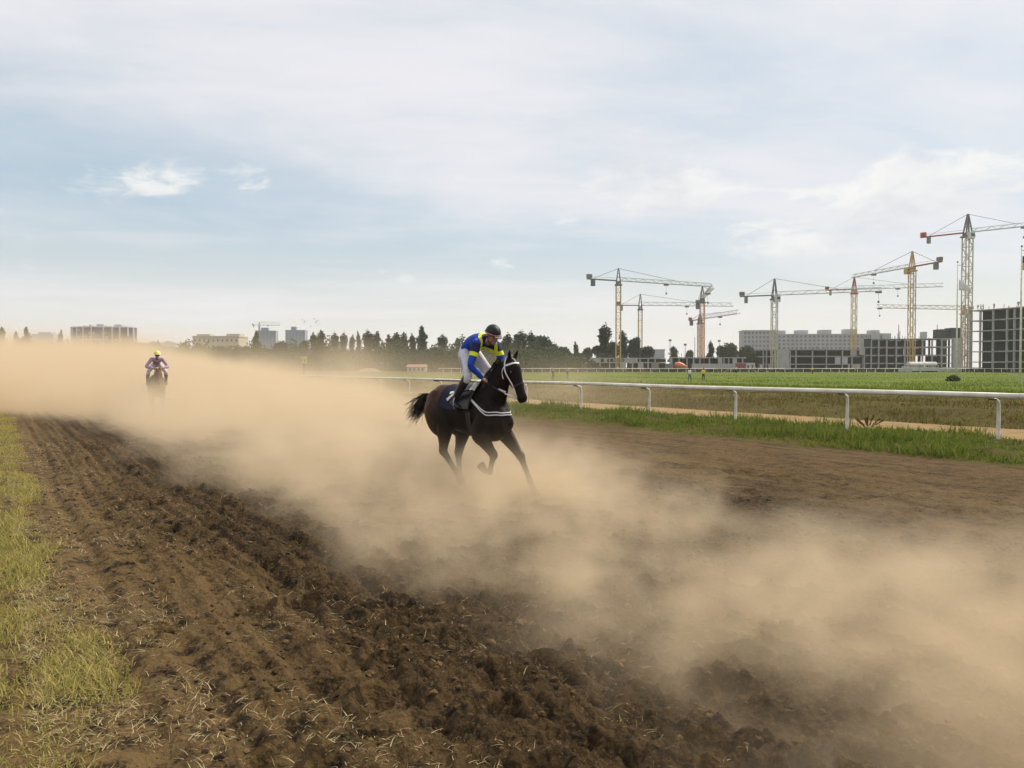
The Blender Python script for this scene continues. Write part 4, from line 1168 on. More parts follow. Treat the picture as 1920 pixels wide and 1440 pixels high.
# thin masts and lamps
for x, y, D_, lab in ((1256, 640, 300, 'floodlight pole left of the lone pointed tree'), (1284.5, 648, 300, 'floodlight pole right of the lone pointed tree'), (1348, 641, 320, 'floodlight pole behind the green trees')):
    o = link('floodlight_pole', None, label=lab, cat='lamp', loc=((x - 960) / 1493 * D_, D_, .33)); h_ = zpx(y, D_) - .33
    MB().tube([(0, 0, 0), (0, 0, h_)], [.14, .08], 8).build('pole', M_GRY, o)
    MB().box(-.5, .5, -.2, .2, h_ + .002, h_ + .7).build('lamp_head', M_GRY, o)
mast = MB().tube([(0, 0, 0), (0, 0, 8)], [.13, .09], 8); mast.box(-.3, .3, -.3, .3, -.1, .3)
mast.build('mast', M_GRY, label='thin dark mast left of the centre cranes', cat='mast', loc=((1302.5 - 960) / 1493 * 275, 275, .33)).scale = (1, 1, (zpx(632, 275) - .33) / 8)
for x, y in ((1684, 597), (1756, 601)):
    o = MB(); h_ = 5.5; o.bar((0, 0, 0), (0, 0, h_), .16)
    for i in range(5): o.bar((-.3, 0, .8 * i + .5), (.3, 0, .8 * i + .5), .1)
    for d_ in (-.35, .3, .6): o.bar((d_, .2, 0), (d_, .2, random.uniform(1.5, 3.4)), .1)
    o.build('roof_mast', M_REBAR, label='dark ladder like mast on the long frame, %s one' % ('left' if x < 1700 else 'right'), cat='mast', loc=((x - 960) / 1493 * 303, 303, FBZ + .335))

# flagpoles
def flagpole(x, ybase, ytop, D, lab):
    o = link('flagpole', None, label=lab, cat='flagpole', loc=((x - 960) / 1493 * D, D, zpx(ybase, D) - 0.1)); h_ = zpx(ytop, D) - zpx(ybase, D) + .1
    MB().tube([(0, 0, 0), (0, 0, h_ * .5), (0, 0, h_)], [.12, .10, .055], 10).build('pole', M_WHITE, o, smooth=True)
    MB().ball((0, 0, h_ + .08), .11).build('finial', M_GRY, o)
    MB().bar((0, 0, h_ - .35), (.38, 0, h_ - .35), .06).build('arm', M_GRY, o)
    return o
flagpole(1793, 714, 493, 104, 'white flagpole with the plain white flag, shrub at its foot')
flagpole(1912.5, 723, 464, 84, 'white flagpole at the right edge with the blue and yellow flag')
def flag(name, lab, x0, pts, D, bands):
    """pts: (along, drop-of-top, height) profile of the cloth"""
    N = 22; Mv = 10
    root = link(name, None, label=lab, cat='flag', loc=px(x0, pts[0], D))
    return root
def cloth(root, W_, H_, v0, v1, sag, m_, nm):
    N, Mv = 20, 6; vs = []; fs = []
    for i in range(N + 1):
        for j in range(Mv + 1):
            u = i / N; v = v0 + (v1 - v0) * j / Mv
            vs.append((u * W_, 0.16 * math.sin(u * 7.5 + v * 1.5) * u + 0.08 * math.sin(u * 15), -v * H_ * (1 - 0.72 * u) - sag * u ** 1.3))
    for i in range(N):
        for j in range(Mv): a = i * (Mv + 1) + j; fs.append((a, a + 1, a + Mv + 2, a + Mv + 1))
    o = MB().quadmesh(vs, fs).build(nm, m_, root, smooth=True)
    sol = o.modifiers.new('thickness', 'SOLIDIFY'); sol.thickness = 0.01
M_FLW = leaf_mat('white_cloth', [(0.72, 0.71, 0.74), (0.72, 0.71, 0.74)], 0.4); M_FLB = leaf_mat('blue_cloth', [(0.03, 0.20, 0.50), (0.03, 0.20, 0.50)], 0.4); M_FLY = leaf_mat('yellow_cloth', [(0.75, 0.58, 0.05), (0.75, 0.58, 0.05)], 0.4)
fw = flag('flag', 'plain white flag drooping from the pole before the tallest crane', 1796, (524,), 104, None); cloth(fw, 1.75, 1.45, 0, 1, 1.5, M_FLW, 'cloth')
fu = flag('flag', 'blue over yellow flag at the right edge of the photograph', 1913.4, (480,), 84, None); cloth(fu, 1.9, 1.6, 0, 0.5, 0.75, M_FLB, 'blue_band'); cloth(fu, 1.9, 1.6, 0.502, 1, 0.75, M_FLY, 'yellow_band')
# distance board beside the track
sp_ = px(570, 702, 62)
sgn = link('distance_board', None, label='small pale yellow board on a thin post half hidden by dust', cat='sign', loc=(sp_.x, sp_.y, Hf(*TS(sp_.x, sp_.y)) - 0.05))
hz0 = zpx(682, 62) - sgn.location.z
MB().tube([(0, 0, 0), (0, 0, hz0 + .3)], .045, 8).build('post', M_GRY, sgn)
MB().box(-.22, .22, -.09, -.05, hz0, hz0 + .58).build('board', mat('board_yellow', (0.72, 0.66, 0.34), .6), sgn)
MB().box(.07, .11, -.095, -.088, hz0 + .14, hz0 + .36).build('mark', M_GRY, sgn); MB().box(-.13, -.10, -.095, -.088, hz0 + .14, hz0 + .44).build('mark', M_GRY, sgn)
# shrubs and weeds
def shrub(lab, c, r, h, m_, n_=900, leaf=0.12):
    cl = [((random.uniform(-.6, .6) * r, random.uniform(-.6, .6) * r, h * random.uniform(.3, .75)), r * .5, r * .5, h * .4) for i in range(8)]
    o = link('shrub', None, label=lab, cat='shrub', loc=c)
    link('foliage', crown_mesh('foliage', cl, m_, leaf, n_ / 8 / max(.02, (r * r * h * .1) ** .62)), o)
    st_ = MB()
    for i in range(6):
        a = i * 1.05; st_.tube([(0, 0, -.05), (math.cos(a) * r * .3, math.sin(a) * r * .3, h * .4), (math.cos(a) * r * .6, math.sin(a) * r * .6, h * .8)], [.03, .02, .008], 5)
    st_.build('stems', M_BARK, o)['kind'] = 'stuff'
pb = px(1790, 716, 102); shrub('dark green shrub at the foot of the white flagpole', (pb.x, pb.y, pb.z - .1), 1.2, 0.85, M_LEAFM, 900, .16)
pt = W(20.1, 13.0)
o = link('weed', None, label='sprawling brown stemmed weed behind the rail between two posts', cat='weed', loc=(pt.x, pt.y, .1)); o.scale = (.75, .75, .7)
wst = MB(); wlf = []
for i in range(7):
    a = -2.9 + i * 0.45 + random.uniform(-.1, .1); l_ = random.uniform(.3, .62)
    d_ = Vector((math.cos(TA) * 0 + math.cos(a) * 1.0, 0.25 * math.sin(a * 3), 0)); e_ = Vector((math.cos(a) * l_, .2 * math.sin(i * 2.1), .20 + .42 * abs(math.sin(a)) * l_ + .16))
    wst.tube([(0, 0, 0), e_ * .5 + Vector((0, 0, .06)), e_], [.007, .005, .003], 5)
    for j in range(9):
        f = .35 + .65 * j / 8; wlf.append(((e_.x * f, e_.y * f, e_.z * f + .04 * (1 - abs(2 * f - 1))), .03, .03, .03))
wst.build('stems', M_BARK, o)['kind'] = 'stuff'
link('leaves', crown_mesh('leaves', wlf, M_BG, .03, 1), o, kind='stuff')
# birds
M_BIRD = mat('bird_grey', (0.12, 0.12, 0.12), .8)
bm__ = MB(); bm__.tube([(-.16, 0, 0), (0, 0, .02), (.17, 0, 0)], [.01, .055, .015], 6)
bm__.quadmesh([(-.05, .02, .02), (.07, .02, .02), (-.02, .36, .14), (-.05, -.02, .02), (.07, -.02, .02), (-.02, -.36, .14)], [(0, 1, 2), (4, 3, 5)])
bmesh_ = bm__.mesh('bird', M_BIRD)
for x, y in ((567, 600), (570, 606), (583, 612), (590, 598), (594, 603), (597, 601), (599, 607), (596, 611), (593, 606), (572, 603)):
    o = link('bird', bmesh_, label='small dark bird in the flock above the slim poplars', cat='bird', group='birds in the flock above the poplars', loc=px(x, y, 150)); o.rotation_euler = (random.uniform(-.4, .4), random.uniform(-.3, .3), random.uniform(0, 6.28))

# dark spoil heaps behind the rail
for i, (t0, s0, r, h) in enumerate(HEAPS):
    where = ('right of the sprawling weed', 'left of the third post from the right', 'small, beside the third post from the right', 'broad, between the third and fourth posts', 'small, beside the fourth post from the right',
             'near the fifth post, half dusty', 'small, far and dusty', 'at the right edge of the strip', 'tiny, left of the second post from the right')[i]
    w_ = W(t0, s0); heap('soil_heap', 'dark soil heap behind the rail, ' + where, 'heap', (w_.x, w_.y, float(Hf(t0, s0)) - .04), r * .62, r * .5, h * 1.0, M_HEAP)['group'] = 'soil heaps behind the rail'
# ------------------------------------------------------------------ figures: shared tools
from mathutils.bvhtree import BVHTree


def loft(mb, pts, ra, rb, ref=(0, 1, 0), n=16, sub=4):
    """closed tube with elliptical section: ra in the plane of the limb, rb along ref; smooth through the points"""
    P = np.array([tuple(p) for p in pts], float); k = len(P)
    u = np.linspace(0, k - 1, (k - 1) * sub + 1)
    def cr(A):       # Catmull-Rom
        A = np.asarray(A, float); out = []
        for x in u:
            i = min(int(x), k - 2); f = x - i
            p0, p1, p2, p3 = A[max(i - 1, 0)], A[i], A[i + 1], A[min(i + 2, k - 1)]
            out.append(0.5 * (2 * p1 + (p2 - p0) * f + (2 * p0 - 5 * p1 + 4 * p2 - p3) * f * f + (3 * p1 - p0 - 3 * p2 + p3) * f ** 3))
        return np.array(out)
    Q = cr(P); A = np.maximum(cr(ra), 0.002); B = np.maximum(cr(rb), 0.002)
    vs = []; fs = []; m = len(Q)
    for i in range(m):
        d = Q[min(i + 1, m - 1)] - Q[max(i - 1, 0)]; d /= np.linalg.norm(d) + 1e-9
        s_ = np.array(ref, float); s_ = s_ - d * (s_ @ d); s_ /= np.linalg.norm(s_) + 1e-9
        up = np.cross(s_, d)
        for j in range(n):
            a = 2 * math.pi * j / n; vs.append(Q[i] + up * math.cos(a) * A[i] + s_ * math.sin(a) * B[i])
    for i in range(m - 1):
        for j in range(n): fs.append((i * n + j, i * n + (j + 1) % n, (i + 1) * n + (j + 1) % n, (i + 1) * n + j))
    fs.append(tuple(range(n - 1, -1, -1))); fs.append(tuple((m - 1) * n + j for j in range(n)))
    mb.quadmesh(vs, fs); return mb


def remesh(mb, voxel, smooth=4, name='body'):
    """one continuous skin round all the overlapping solids"""
    me = mb.mesh('tmp'); o = bpy.data.objects.new('tmp', me); COL.objects.link(o)
    r = o.modifiers.new('r', 'REMESH'); r.mode = 'VOXEL'; r.voxel_size = voxel; r.adaptivity = 0.0
    s_ = o.modifiers.new('s', 'SMOOTH'); s_.factor = 0.5; s_.iterations = smooth
    dg = bpy.context.evaluated_depsgraph_get()
    out = bpy.data.meshes.new_from_object(o.evaluated_get(dg)); out.name = name
    bpy.data.objects.remove(o); bpy.data.meshes.remove(me)
    out.polygons.foreach_set('use_smooth', [True] * len(out.polygons)); out.materials.clear()
    return out


def bvh_of(me):
    return BVHTree.FromPolygons([v.co.copy() for v in me.vertices], [tuple(p.vertices) for p in me.polygons])


def ribbon(pts, width, bvh=None, off=0.006, thick=0.005, sub=8, closed=False):
    """flat strap through the points, laid on a surface"""
    P = [Vector(p) for p in pts]; out = []
    segs = len(P) if closed else len(P) - 1
    for i in range(segs):
        for k in range(sub): out.append(P[i].lerp(P[(i + 1) % len(P)], k / sub))
    if not closed: out.append(P[-1])
    nrm = []
    if bvh:
        for i, p in enumerate(out):
            c, nn, _, _ = bvh.find_nearest(p)
            if (p - c).dot(nn) < 0 and False: nn = -nn
            out[i] = c + nn * off; nrm.append(nn)
        for _ in range(2):
            out = [out[0] if not closed and i == 0 else out[-1] if not closed and i == len(out) - 1 else (out[i - 1] + out[i] * 2 + out[(i + 1) % len(out)]) / 4 for i in range(len(out))]
    else: nrm = [Vector((0, -1, 0))] * len(out)
    mb = MB(); vs = []; fs = []; m = len(out)
    for i in range(m):
        a, b = (out[(i + 1) % m], out[i - 1]) if closed else (out[min(i + 1, m - 1)], out[max(i - 1, 0)])
        d = (a - b).normalized(); w = d.cross(nrm[i]).normalized() * (width / 2); t_ = nrm[i] * thick
        vs += [out[i] - w, out[i] + w, out[i] + w + t_, out[i] - w + t_]
    for i in range(m if closed else m - 1):
        j = (i + 1) % m
        for k in range(4): fs.append((i * 4 + k, i * 4 + (k + 1) % 4, j * 4 + (k + 1) % 4, j * 4 + k))
    if not closed: fs += [(3, 2, 1, 0), tuple((m - 1) * 4 + k for k in range(4))]
    return mb.quadmesh(vs, fs)


# torso sections of a horse: x, centre z, half height, half width, narrowing of the top
TOR = np.array([(-.98, 1.345, .05, .045, .1), (-.93, 1.325, .095, .09, .2), (-.83, 1.305, .175, .17, .3), (-.66, 1.29, .272, .245, .3), (-.44, 1.245, .315, .275, .15), (-.18, 1.18, .335, .285, .1),
                (.05, 1.165, .365, .282, .22), (.22, 1.165, .415, .265, .42), (.40, 1.14, .405, .25, .40), (.56, 1.09, .345, .235, .2), (.68, 1.055, .25, .195, .1), (.76, 1.04, .14, .12, 0)])


def tor(x): return [float(np.interp(x, TOR[:, 0], TOR[:, i])) for i in range(1, 5)]


def torp(x, a, off=0.0):
    """point on the trunk: angle a from the top, positive to the left"""
    zc, hh, hw, eg = tor(x); c, s_ = math.cos(a), math.sin(a)
    w = hw * (1 - eg * max(0, c) ** 1.5)
    return Vector((x, s_ * (w + off), zc + c * (hh + off)))


def horse_skin(J, voxel=0.014):
    mb = MB()
    xs = np.linspace(TOR[0, 0], TOR[-1, 0], 30); n = 22; vs = []; fs = []
    for x in xs:
        for j in range(n): vs.append(torp(x, 2 * math.pi * j / n))
    for i in range(len(xs) - 1):
        for j in range(n): fs.append((i * n + j, (i + 1) * n + j, (i + 1) * n + (j + 1) % n, i * n + (j + 1) % n))
    fs.append(tuple(range(n))); fs.append(tuple((len(xs) - 1) * n + j for j in range(n - 1, -1, -1)))
    mb.quadmesh(vs, fs)
    # neck
    N = J['neck']; loft(mb, [(.30, 0, 1.26), *N], [.34, .285, .215, .165, .12], [.20, .165, .118, .095, .085])
    # head
    p, q_ = Vector(J['poll']), Vector(J['muzzle']); H = lambda f, o=0: p.lerp(q_, f) + Vector(J['hup']) * o
    loft(mb, [H(-.08), H(.02), H(.17, -.015), H(.32, -.012), H(.52, .0), H(.74, .004), H(.90, -.002), H(1.0, -.006)], [.06, .105, .152, .145, .106, .080, .080, .050], [.058, .088, .108, .104, .079, .063, .069, .047])
    for s_ in (-1, 1):
        mb.ball(H(.20, -.05) + Vector((0, s_ * .065, 0)), .085, .05, .085)           # cheek
        mb.ball(H(.28, .055) + Vector((0, s_ * .062, 0)), .05, .034, .04)            # brow
        mb.ball(H(.92, .025) + Vector((0, s_ * .045, 0)), .035, .025, .03)            # nostril wing
        e0 = H(-.01, .055) + Vector((0, s_ * .055, 0)); e1 = e0 + Vector(J['ear']) + Vector((0, s_ * .03, 0))
        loft(mb, [e0 - Vector(J['ear']) * .3, e0, e0.lerp(e1, .4), e0.lerp(e1, .75), e1], [.024, .030, .033, .022, .004], [.022, .024, .024, .018, .004])
        mb.ball((.47, s_ * .135, 1.12), .22, .11, .28)                                 # shoulder
        mb.ball((-.62, s_ * .15, 1.24), .22, .11, .25)                                # haunch
    mb.ball((.66, .09, 1.02), .12, .12, .14); mb.ball((.66, -.09, 1.02), .12, .12, .14)  # breast
    for key in ('LF', 'RF'):
        e, k, c, f, h = [Vector(v) for v in J[key]]
        s_ = 1 if key[0] == 'L' else -1
        sh = Vector((.50, s_ * .16, 1.10))
        loft(mb, [sh, e, e.lerp(k, .35), e.lerp(k, .8), k, k.lerp(c, .25), k.lerp(c, .7), c, c.lerp(f, .5), f], [.20, .150, .120, .077, .072, .050, .042, .052, .038, .048], [.105, .102, .084, .060, .058, .042, .034, .040, .033, .042])
    for key in ('LH', 'RH'):
        e, k, c, f, h = [Vector(v) for v in J[key]]            # stifle, hock, fetlock, hoof top
        s_ = 1 if key[0] == 'L' else -1
        hip = Vector((-.68, s_ * .15, 1.22))
        loft(mb, [(-.60, s_ * .13, 1.34), (-.66, s_ * .145, 1.18), (-.59, s_ * .165, .98), e.lerp(k, .42) + Vector((-.05, 0, 0)), k.lerp(e, .14)], [.17, .205, .18, .105, .055], [.12, .135, .115, .075, .045])
        loft(mb, [hip, hip.lerp(e, .6), e, e.lerp(k, .45), e.lerp(k, .82), k, k.lerp(c, .22), k.lerp(c, .7), c, c.lerp(f, .5), f], [.22, .22, .180, .132, .086, .083, .058, .047, .055, .040, .049], [.14, .14, .12, .090, .062, .058, .046, .038, .044, .035, .044])
        mb.ball(k + (k - e).normalized() * -.0 + Vector((-.045, 0, .03)), .035, .025, .05)   # point of the hock
    return remesh(mb, voxel, 12)


def coat_mat(name, base, red, dark):
    m = bpy.data.materials.new(name); m.use_nodes = True
    nt = m.node_tree; b = nt.nodes['Principled BSDF']
    P = S(nt, nt.nodes.new('ShaderNodeTexCoord').outputs['Object']); x, y, z = P.xyz()
    nz = P.noise(3.0, 4, 0.6)
    rump = (x * -1.0 + (nz - 0.5) * 0.5 + z * 0.35).smooth(0.75, 1.35)
    c = rump.mix(base, red)
    pts = (z + (nz - 0.5) * 0.2).smooth(0.55, 0.85, 1.0, 0.0)
    c = pts.mix(c, dark)
    c = P.vm('MULTIPLY', (30, 30, 8)).noise(4, 3, 0.6).smooth(0.3, 0.8, 0.0, 0.14).mix(c, red)
    put(nt, b.inputs['Base Color'], c)
    b.inputs['Roughness'].default_value = 0.40; b.inputs['Specular IOR Level'].default_value = 0.10
    bn = nt.nodes.new('ShaderNodeBump'); bn.inputs['Strength'].default_value = 0.25; bn.inputs['Distance'].default_value = 0.01
    put(nt, bn.inputs['Height'], P.noise(14, 5, 0.6)); nt.links.new(bn.outputs[0], b.inputs['Normal'])
    return m


M_HOOF = mat('hoof', (0.06, 0.05, 0.045), .6, var=.3, vscale=10)
M_HAIR = leaf_mat('black_hair', [(0.010, 0.008, 0.007), (0.022, 0.016, 0.012), (0.014, 0.010, 0.008)], 0.0, .5)
M_EYE = mat('eye', (0.008, 0.006, 0.005), .1, .6)


def strands(paths, w0, name, m, parent):
    """hair locks: flat tapering strips along given polylines"""
    V = []; F = []
    for pts in paths:
        n0 = len(V); k = len(pts)
        a = random.uniform(0, 6.28)
        for i, p in enumerate(pts):
            w = w0 * random.uniform(.85, 1.1) * (1 - 0.85 * i / (k - 1))
            d = (Vector(pts[min(i + 1, k - 1)]) - Vector(pts[max(i - 1, 0)])).normalized()
            s_ = d.cross(Vector((math.cos(a), math.sin(a), .4))).normalized() * w
            V += [tuple(Vector(p) - s_), tuple(Vector(p) + s_)]
        for i in range(k - 1): F.append((n0 + 2 * i, n0 + 2 * i + 1, n0 + 2 * i + 3, n0 + 2 * i + 2))
    me = bpy.data.meshes.new(name); me.from_pydata(V, [], F); me.materials.append(m)
    me.polygons.foreach_set('use_smooth', [True] * len(F)); me.update()
    return link(name, me, parent)


def make_horse(label, J, coat, loc, heading, voxel=0.014, mane=True):
    root = link('horse', None, label=label, cat='horse', loc=loc, rz=heading)
    body = horse_skin(J, voxel); body.materials.append(coat)
    link('body', body, root)
    for key in ('LF', 'RF', 'LH', 'RH'):
        c, f, h = [Vector(v) for v in J[key][-3:]]
        d = (h - f).normalized()
        mb = MB(); loft(mb, [f - d * .01, f.lerp(h, .4), h], [.046, .056, .066], [.044, .054, .062], n=14)
        mb.build('hoof', M_HOOF, root, smooth=True)
    p, q_ = Vector(J['poll']), Vector(J['muzzle'])
    for s_ in (-1, 1):
        MB().ball(p.lerp(q_, .31) + Vector(J['hup']) * .045 + Vector((0, s_ * .093, 0)), .024, .016, .022).build('eye', M_EYE, root, smooth=True)
    # mane on the crest, falling to the left side, and forelock
    N = [Vector(v) for v in J['neck']]; rad = (.285, .215, .165, .12)
    paths = []; bv_ = bvh_of(body)
    for i in range(260):
        f = random.random() * 2.95; k = int(f); g = f - k
        c = N[k].lerp(N[min(k + 1, 3)], g); d = (N[min(k + 1, 3)] - N[k]).normalized() if k < 3 else (N[3] - N[2]).normalized()
        up = Vector((-d.z, 0, d.x)); r = rad[k] + (rad[min(k + 1, 3)] - rad[k]) * g
        b = bv_.find_nearest(c + up * r + Vector((0, random.uniform(-.02, .025), 0)))[0]; sd_ = 1 if random.random() < .75 else -1; l_ = random.uniform(.07, .17)
        paths.append([b, b + up * .025 + Vector((-.02, sd_ * .03, .01)), b + Vector((-.05, sd_ * .075, -l_ * .45)), b + Vector((-.07, sd_ * .095, -l_))])
    for i in range(26):
        b = p + Vector(J['hup']) * .075 + Vector((0, random.uniform(-.03, .03), 0)); d = (q_ - p).normalized()
        paths.append([b, b + d * .06 + Vector(J['hup']) * .03, b + d * .13 + Vector((0, random.uniform(-.03, .03), 0))])
    strands(paths, .010, 'mane', M_HAIR, root)['kind'] = 'stuff'
    # tail
    paths = []
    D0 = Vector((-.93, 0, 1.365))
    for i in range(330):
        e = Vector(J['tail']) + Vector((random.gauss(0, .09), random.gauss(0, .07), random.gauss(0, .08) - .05))
        l_ = random.uniform(.55, 1.0) if i % 3 else random.uniform(.75, 1.03)
        j = Vector((random.uniform(-.02, .03), random.uniform(-.045, .045), random.uniform(-.05, .03)))
        m1 = D0 + j + Vector((-.17, 0, .015)) * l_
        m2 = D0.lerp(D0 + (e - D0) * l_, .62) + Vector((0, 0, .06)) + j * 1.8
        paths.append([D0 + j, m1, m2, D0 + (e - D0) * l_ + Vector((random.gauss(0, .02), 0, random.gauss(0, .03)))])
    strands(paths, .011, 'tail', M_HAIR, root)['kind'] = 'stuff'
    return root, body


# ------------------------------------------------------------------ people
M_SKIN = mat('skin', (0.42, 0.24, 0.17), .55, .4, var=.12, vscale=12)


def hand(mb, wrist, d, palm_n, curl=1.1, s=1.0, side=1):
    """palm, four fingers of unequal length and a thumb; d: direction of the fingers"""
    d = Vector(d).normalized(); nrm = Vector(palm_n); nrm = (nrm - d * nrm.dot(d)).normalized(); w = d.cross(nrm) * side
    W0 = Vector(wrist); pk = W0 + d * .085 * s
    loft(mb, [W0 - d * .015, W0 + d * .03 * s, pk], [.020 * s, .020 * s, .017 * s], [.026 * s, .040 * s, .042 * s], ref=tuple(w), n=12)
    for i, (o, l_) in enumerate(((-.030, .062), (-.010, .072), (.011, .068), (.031, .052))):
        b = pk + w * o * s - d * .012; pts = [b]; a = 0.25
        for seg in (.45, .32, .25):
            dd = d * math.cos(a) + nrm * math.sin(a); pts.append(pts[-1] + dd * l_ * seg * 1.15 * s); a += curl * .8
        loft(mb, pts, [.0095 * s, .009 * s, .0085 * s, .006 * s], [.0095 * s, .009 * s, .0085 * s, .006 * s], ref=tuple(w), n=8, sub=2)
    b = W0 + d * .028 * s - w * .032 * s; t_ = (d * .7 - w * .6 + nrm * .45).normalized(); t2 = (d * .75 + nrm * .65).normalized()
    loft(mb, [b, b + t_ * .035 * s, b + t_ * .035 * s + t2 * .034 * s], [.013 * s, .011 * s, .008 * s], [.013 * s, .011 * s, .008 * s], ref=tuple(w), n=8, sub=2)


def head_solid(mb, c, fwd, s=1.0, chin_fwd=.0):
    """head with jaw, nose, brow and ears; c is its centre"""
    f = Vector(fwd).normalized(); side = Vector((0, 0, 1)).cross(f).normalized(); up = f.cross(side)
    C = Vector(c); M = Matrix((f, side, up)).transposed()
    L = lambda x, y, z: C + M @ Vector((x, y, z)) * s
    mb.ball(L(-.012, 0, .025), .100 * s, .078 * s, .098 * s, rot=M, nu=18, nv=12)
    mb.ball(L(.025, 0, -.045), .070 * s, .060 * s, .080 * s, rot=M, nu=16, nv=10)
    mb.ball(L(.062, 0, -.100), .032 * s, .036 * s, .026 * s, rot=M)              # chin
    loft(mb, [L(.082, 0, .030), L(.096, 0, .005), L(.112, 0, -.022), L(.090, 0, -.034)], [.010 * s, .012 * s, .015 * s, .010 * s], [.009 * s, .011 * s, .017 * s, .012 * s], ref=tuple(side), n=10)
    for k in (-1, 1):
        mb.ball(L(.070, k * .030, .034), .022 * s, .026 * s, .010 * s, rot=M)     # brow
        mb.ball(L(.066, k * .040, -.018), .022 * s, .022 * s, .020 * s, rot=M)    # cheek bone
        mb.ball(L(-.005, k * .080, -.008), .020 * s, .009 * s, .030 * s, rot=M)   # ear
    mb.ball(L(.088, 0, -.060), .010 * s, .024 * s, .007 * s, rot=M); mb.ball(L(.085, 0, -.074), .010 * s, .021 * s, .007 * s, rot=M)
    return L, M


def make_person(label, J, loc, heading, shirt, trouser, shoe, voxel=0.011, sleeves=1.0, cat='person', scale=1.0, boots=False, hair=None, hands=True, skin=None, group=None):
    """J: joints in the person's own frame (x forward, y left)"""
    root = link('person', None, label=label, cat=cat, loc=loc, rz=heading, group=group); root.scale = (scale,) * 3
    g = {k: Vector(v) for k, v in J.items() if k not in ('look',)}
    look = Vector(J.get('look', (1, 0, 0)))
    tr = [g['pelvis'], g['waist'], g['chest'], g['neck']]
    tref = (0, 1, 0)
    body = MB()
    loft(body, tr, [.095, .085, .10, .05], [.125, .11, .135, .05], ref=tref)
    loft(body, [g['neck'], g['neck'].lerp(g['head'], .55), g['head']], [.052, .050, .05], [.052, .050, .05], ref=tref, n=12)
    L, M = head_solid(body, g['head'], look)
    for s_ in 'LR':
        loft(body, [g['sh' + s_], g['el' + s_], g['wr' + s_]], [.042, .033, .024], [.042, .033, .027], n=12)
        loft(body, [g['hip' + s_], g['kn' + s_]], [.07, .044], [.07, .044], n=12); loft(body, [g['kn' + s_], g['an' + s_]], [.044, .032], [.044, .032], n=12)
    bme = remesh(body, voxel, 3)
    bme.materials.append(skin or M_SKIN)
    bo = link('body', bme, root)
    if hands:
        for s_ in 'LR':
            hb = MB(); d = g.get('hd' + s_, g['wr' + s_] - g['el' + s_]); k = 1 if s_ == 'L' else -1
            hand(hb, g['wr' + s_], d, g.get('pn' + s_, Vector((0, -k, -.2))), J.get('curl', Vector((1.0, 0, 0)))[0] if 'curl' in J else 0.6, 1.0, k)
            hm_ = remesh(hb, 0.0045, 2); hm_.materials.append(skin or M_SKIN)
            bm = bmesh.new(); bm.from_mesh(bme); bm.from_mesh(hm_); bm.to_mesh(bme); bm.free(); bpy.data.meshes.remove(hm_)
            bme.polygons.foreach_set('use_smooth', [True] * len(bme.polygons))
    # shirt
    sh = MB()
    low = g['pelvis'].lerp(g['waist'], .15)
    loft(sh, [low, g['waist'], g['chest'], g['chest'].lerp(g['neck'], .8)], [.115, .112, .125, .060], [.150, .140, .165, .075], ref=tref, n=20)
    for s_ in 'LR':
        sp, ep, wp = g['sh' + s_], g['el' + s_], g['wr' + s_]
        sh.ball(sp, .072, .075, .072)
        loft(sh, [g['chest'].lerp(sp, .55), sp], [.09, .068], [.085, .065], ref=(1, 0, 0), n=12)
        pts = [sp, sp.lerp(ep, .5), ep] + ([ep.lerp(wp, .5), ep.lerp(wp, .93)] if sleeves > .5 else [])
        loft(sh, pts, [.066, .062, .050] + ([.048, .036] if sleeves > .5 else []), [.066, .060, .050] + ([.046, .036] if sleeves > .5 else []), n=14)
    sme = remesh(sh, voxel, 3, 'shirt'); sme.materials.append(shirt)
    so = link('shirt', sme, root)
    tm = MB()
    loft(tm, [g['pelvis'] - (g['waist'] - g['pelvis']) * .45, g['pelvis'], g['pelvis'].lerp(g['waist'], .45)], [.09, .125, .105], [.125, .150, .138], ref=tref, n=20)
    for s_ in 'LR':
        hp, kn, an = g['hip' + s_], g['kn' + s_], g['an' + s_]
        end = kn.lerp(an, .25 if boots else .95)
        loft(tm, [hp, hp.lerp(kn, .45), kn, end], [.105, .092, .066, .058 if boots else .050], [.095, .085, .064, .056 if boots else .050], n=14)
    tme = remesh(tm, voxel, 3, 'trousers'); tme.materials.append(trouser); to = link('trousers', tme, root)
    for s_ in 'LR':
        kn, an, toe = g['kn' + s_], g['an' + s_], g['toe' + s_]
        fm = MB(); heel = an + (an - toe) * .45 + Vector((0, 0, toe.z - an.z)) * .75
        loft(fm, [heel, an.lerp(toe, .15) + Vector((0, 0, (toe.z - an.z) * .5)), an.lerp(toe, .7) + Vector((0, 0, (toe.z - an.z) * .2)), toe], [.035, .045, .034, .024], [.034, .038, .044, .034], n=12)
        if boots: loft(fm, [kn.lerp(an, .06), kn.lerp(an, .4), an.lerp(kn, .15), an + Vector((0, 0, -.03))], [.070, .068, .048, .046], [.066, .064, .046, .044], n=14)
        else: loft(fm, [an.lerp(kn, .12), an + Vector((0, 0, -.03))], [.045, .045], [.045, .042], n=12)
        fme = remesh(fm, voxel * .8, 2, 'boot'); fme.materials.append(shoe); link('boot' if boots else 'shoe', fme, root)
    if hair:
        hm_ = MB(); hm_.ball(L(-.022, 0, .045), .100, .088, .088, rot=M, nu=16, nv=10); hm_.build('hair', hair, root, smooth=True)
    return root, bme, sme, tme, L, M
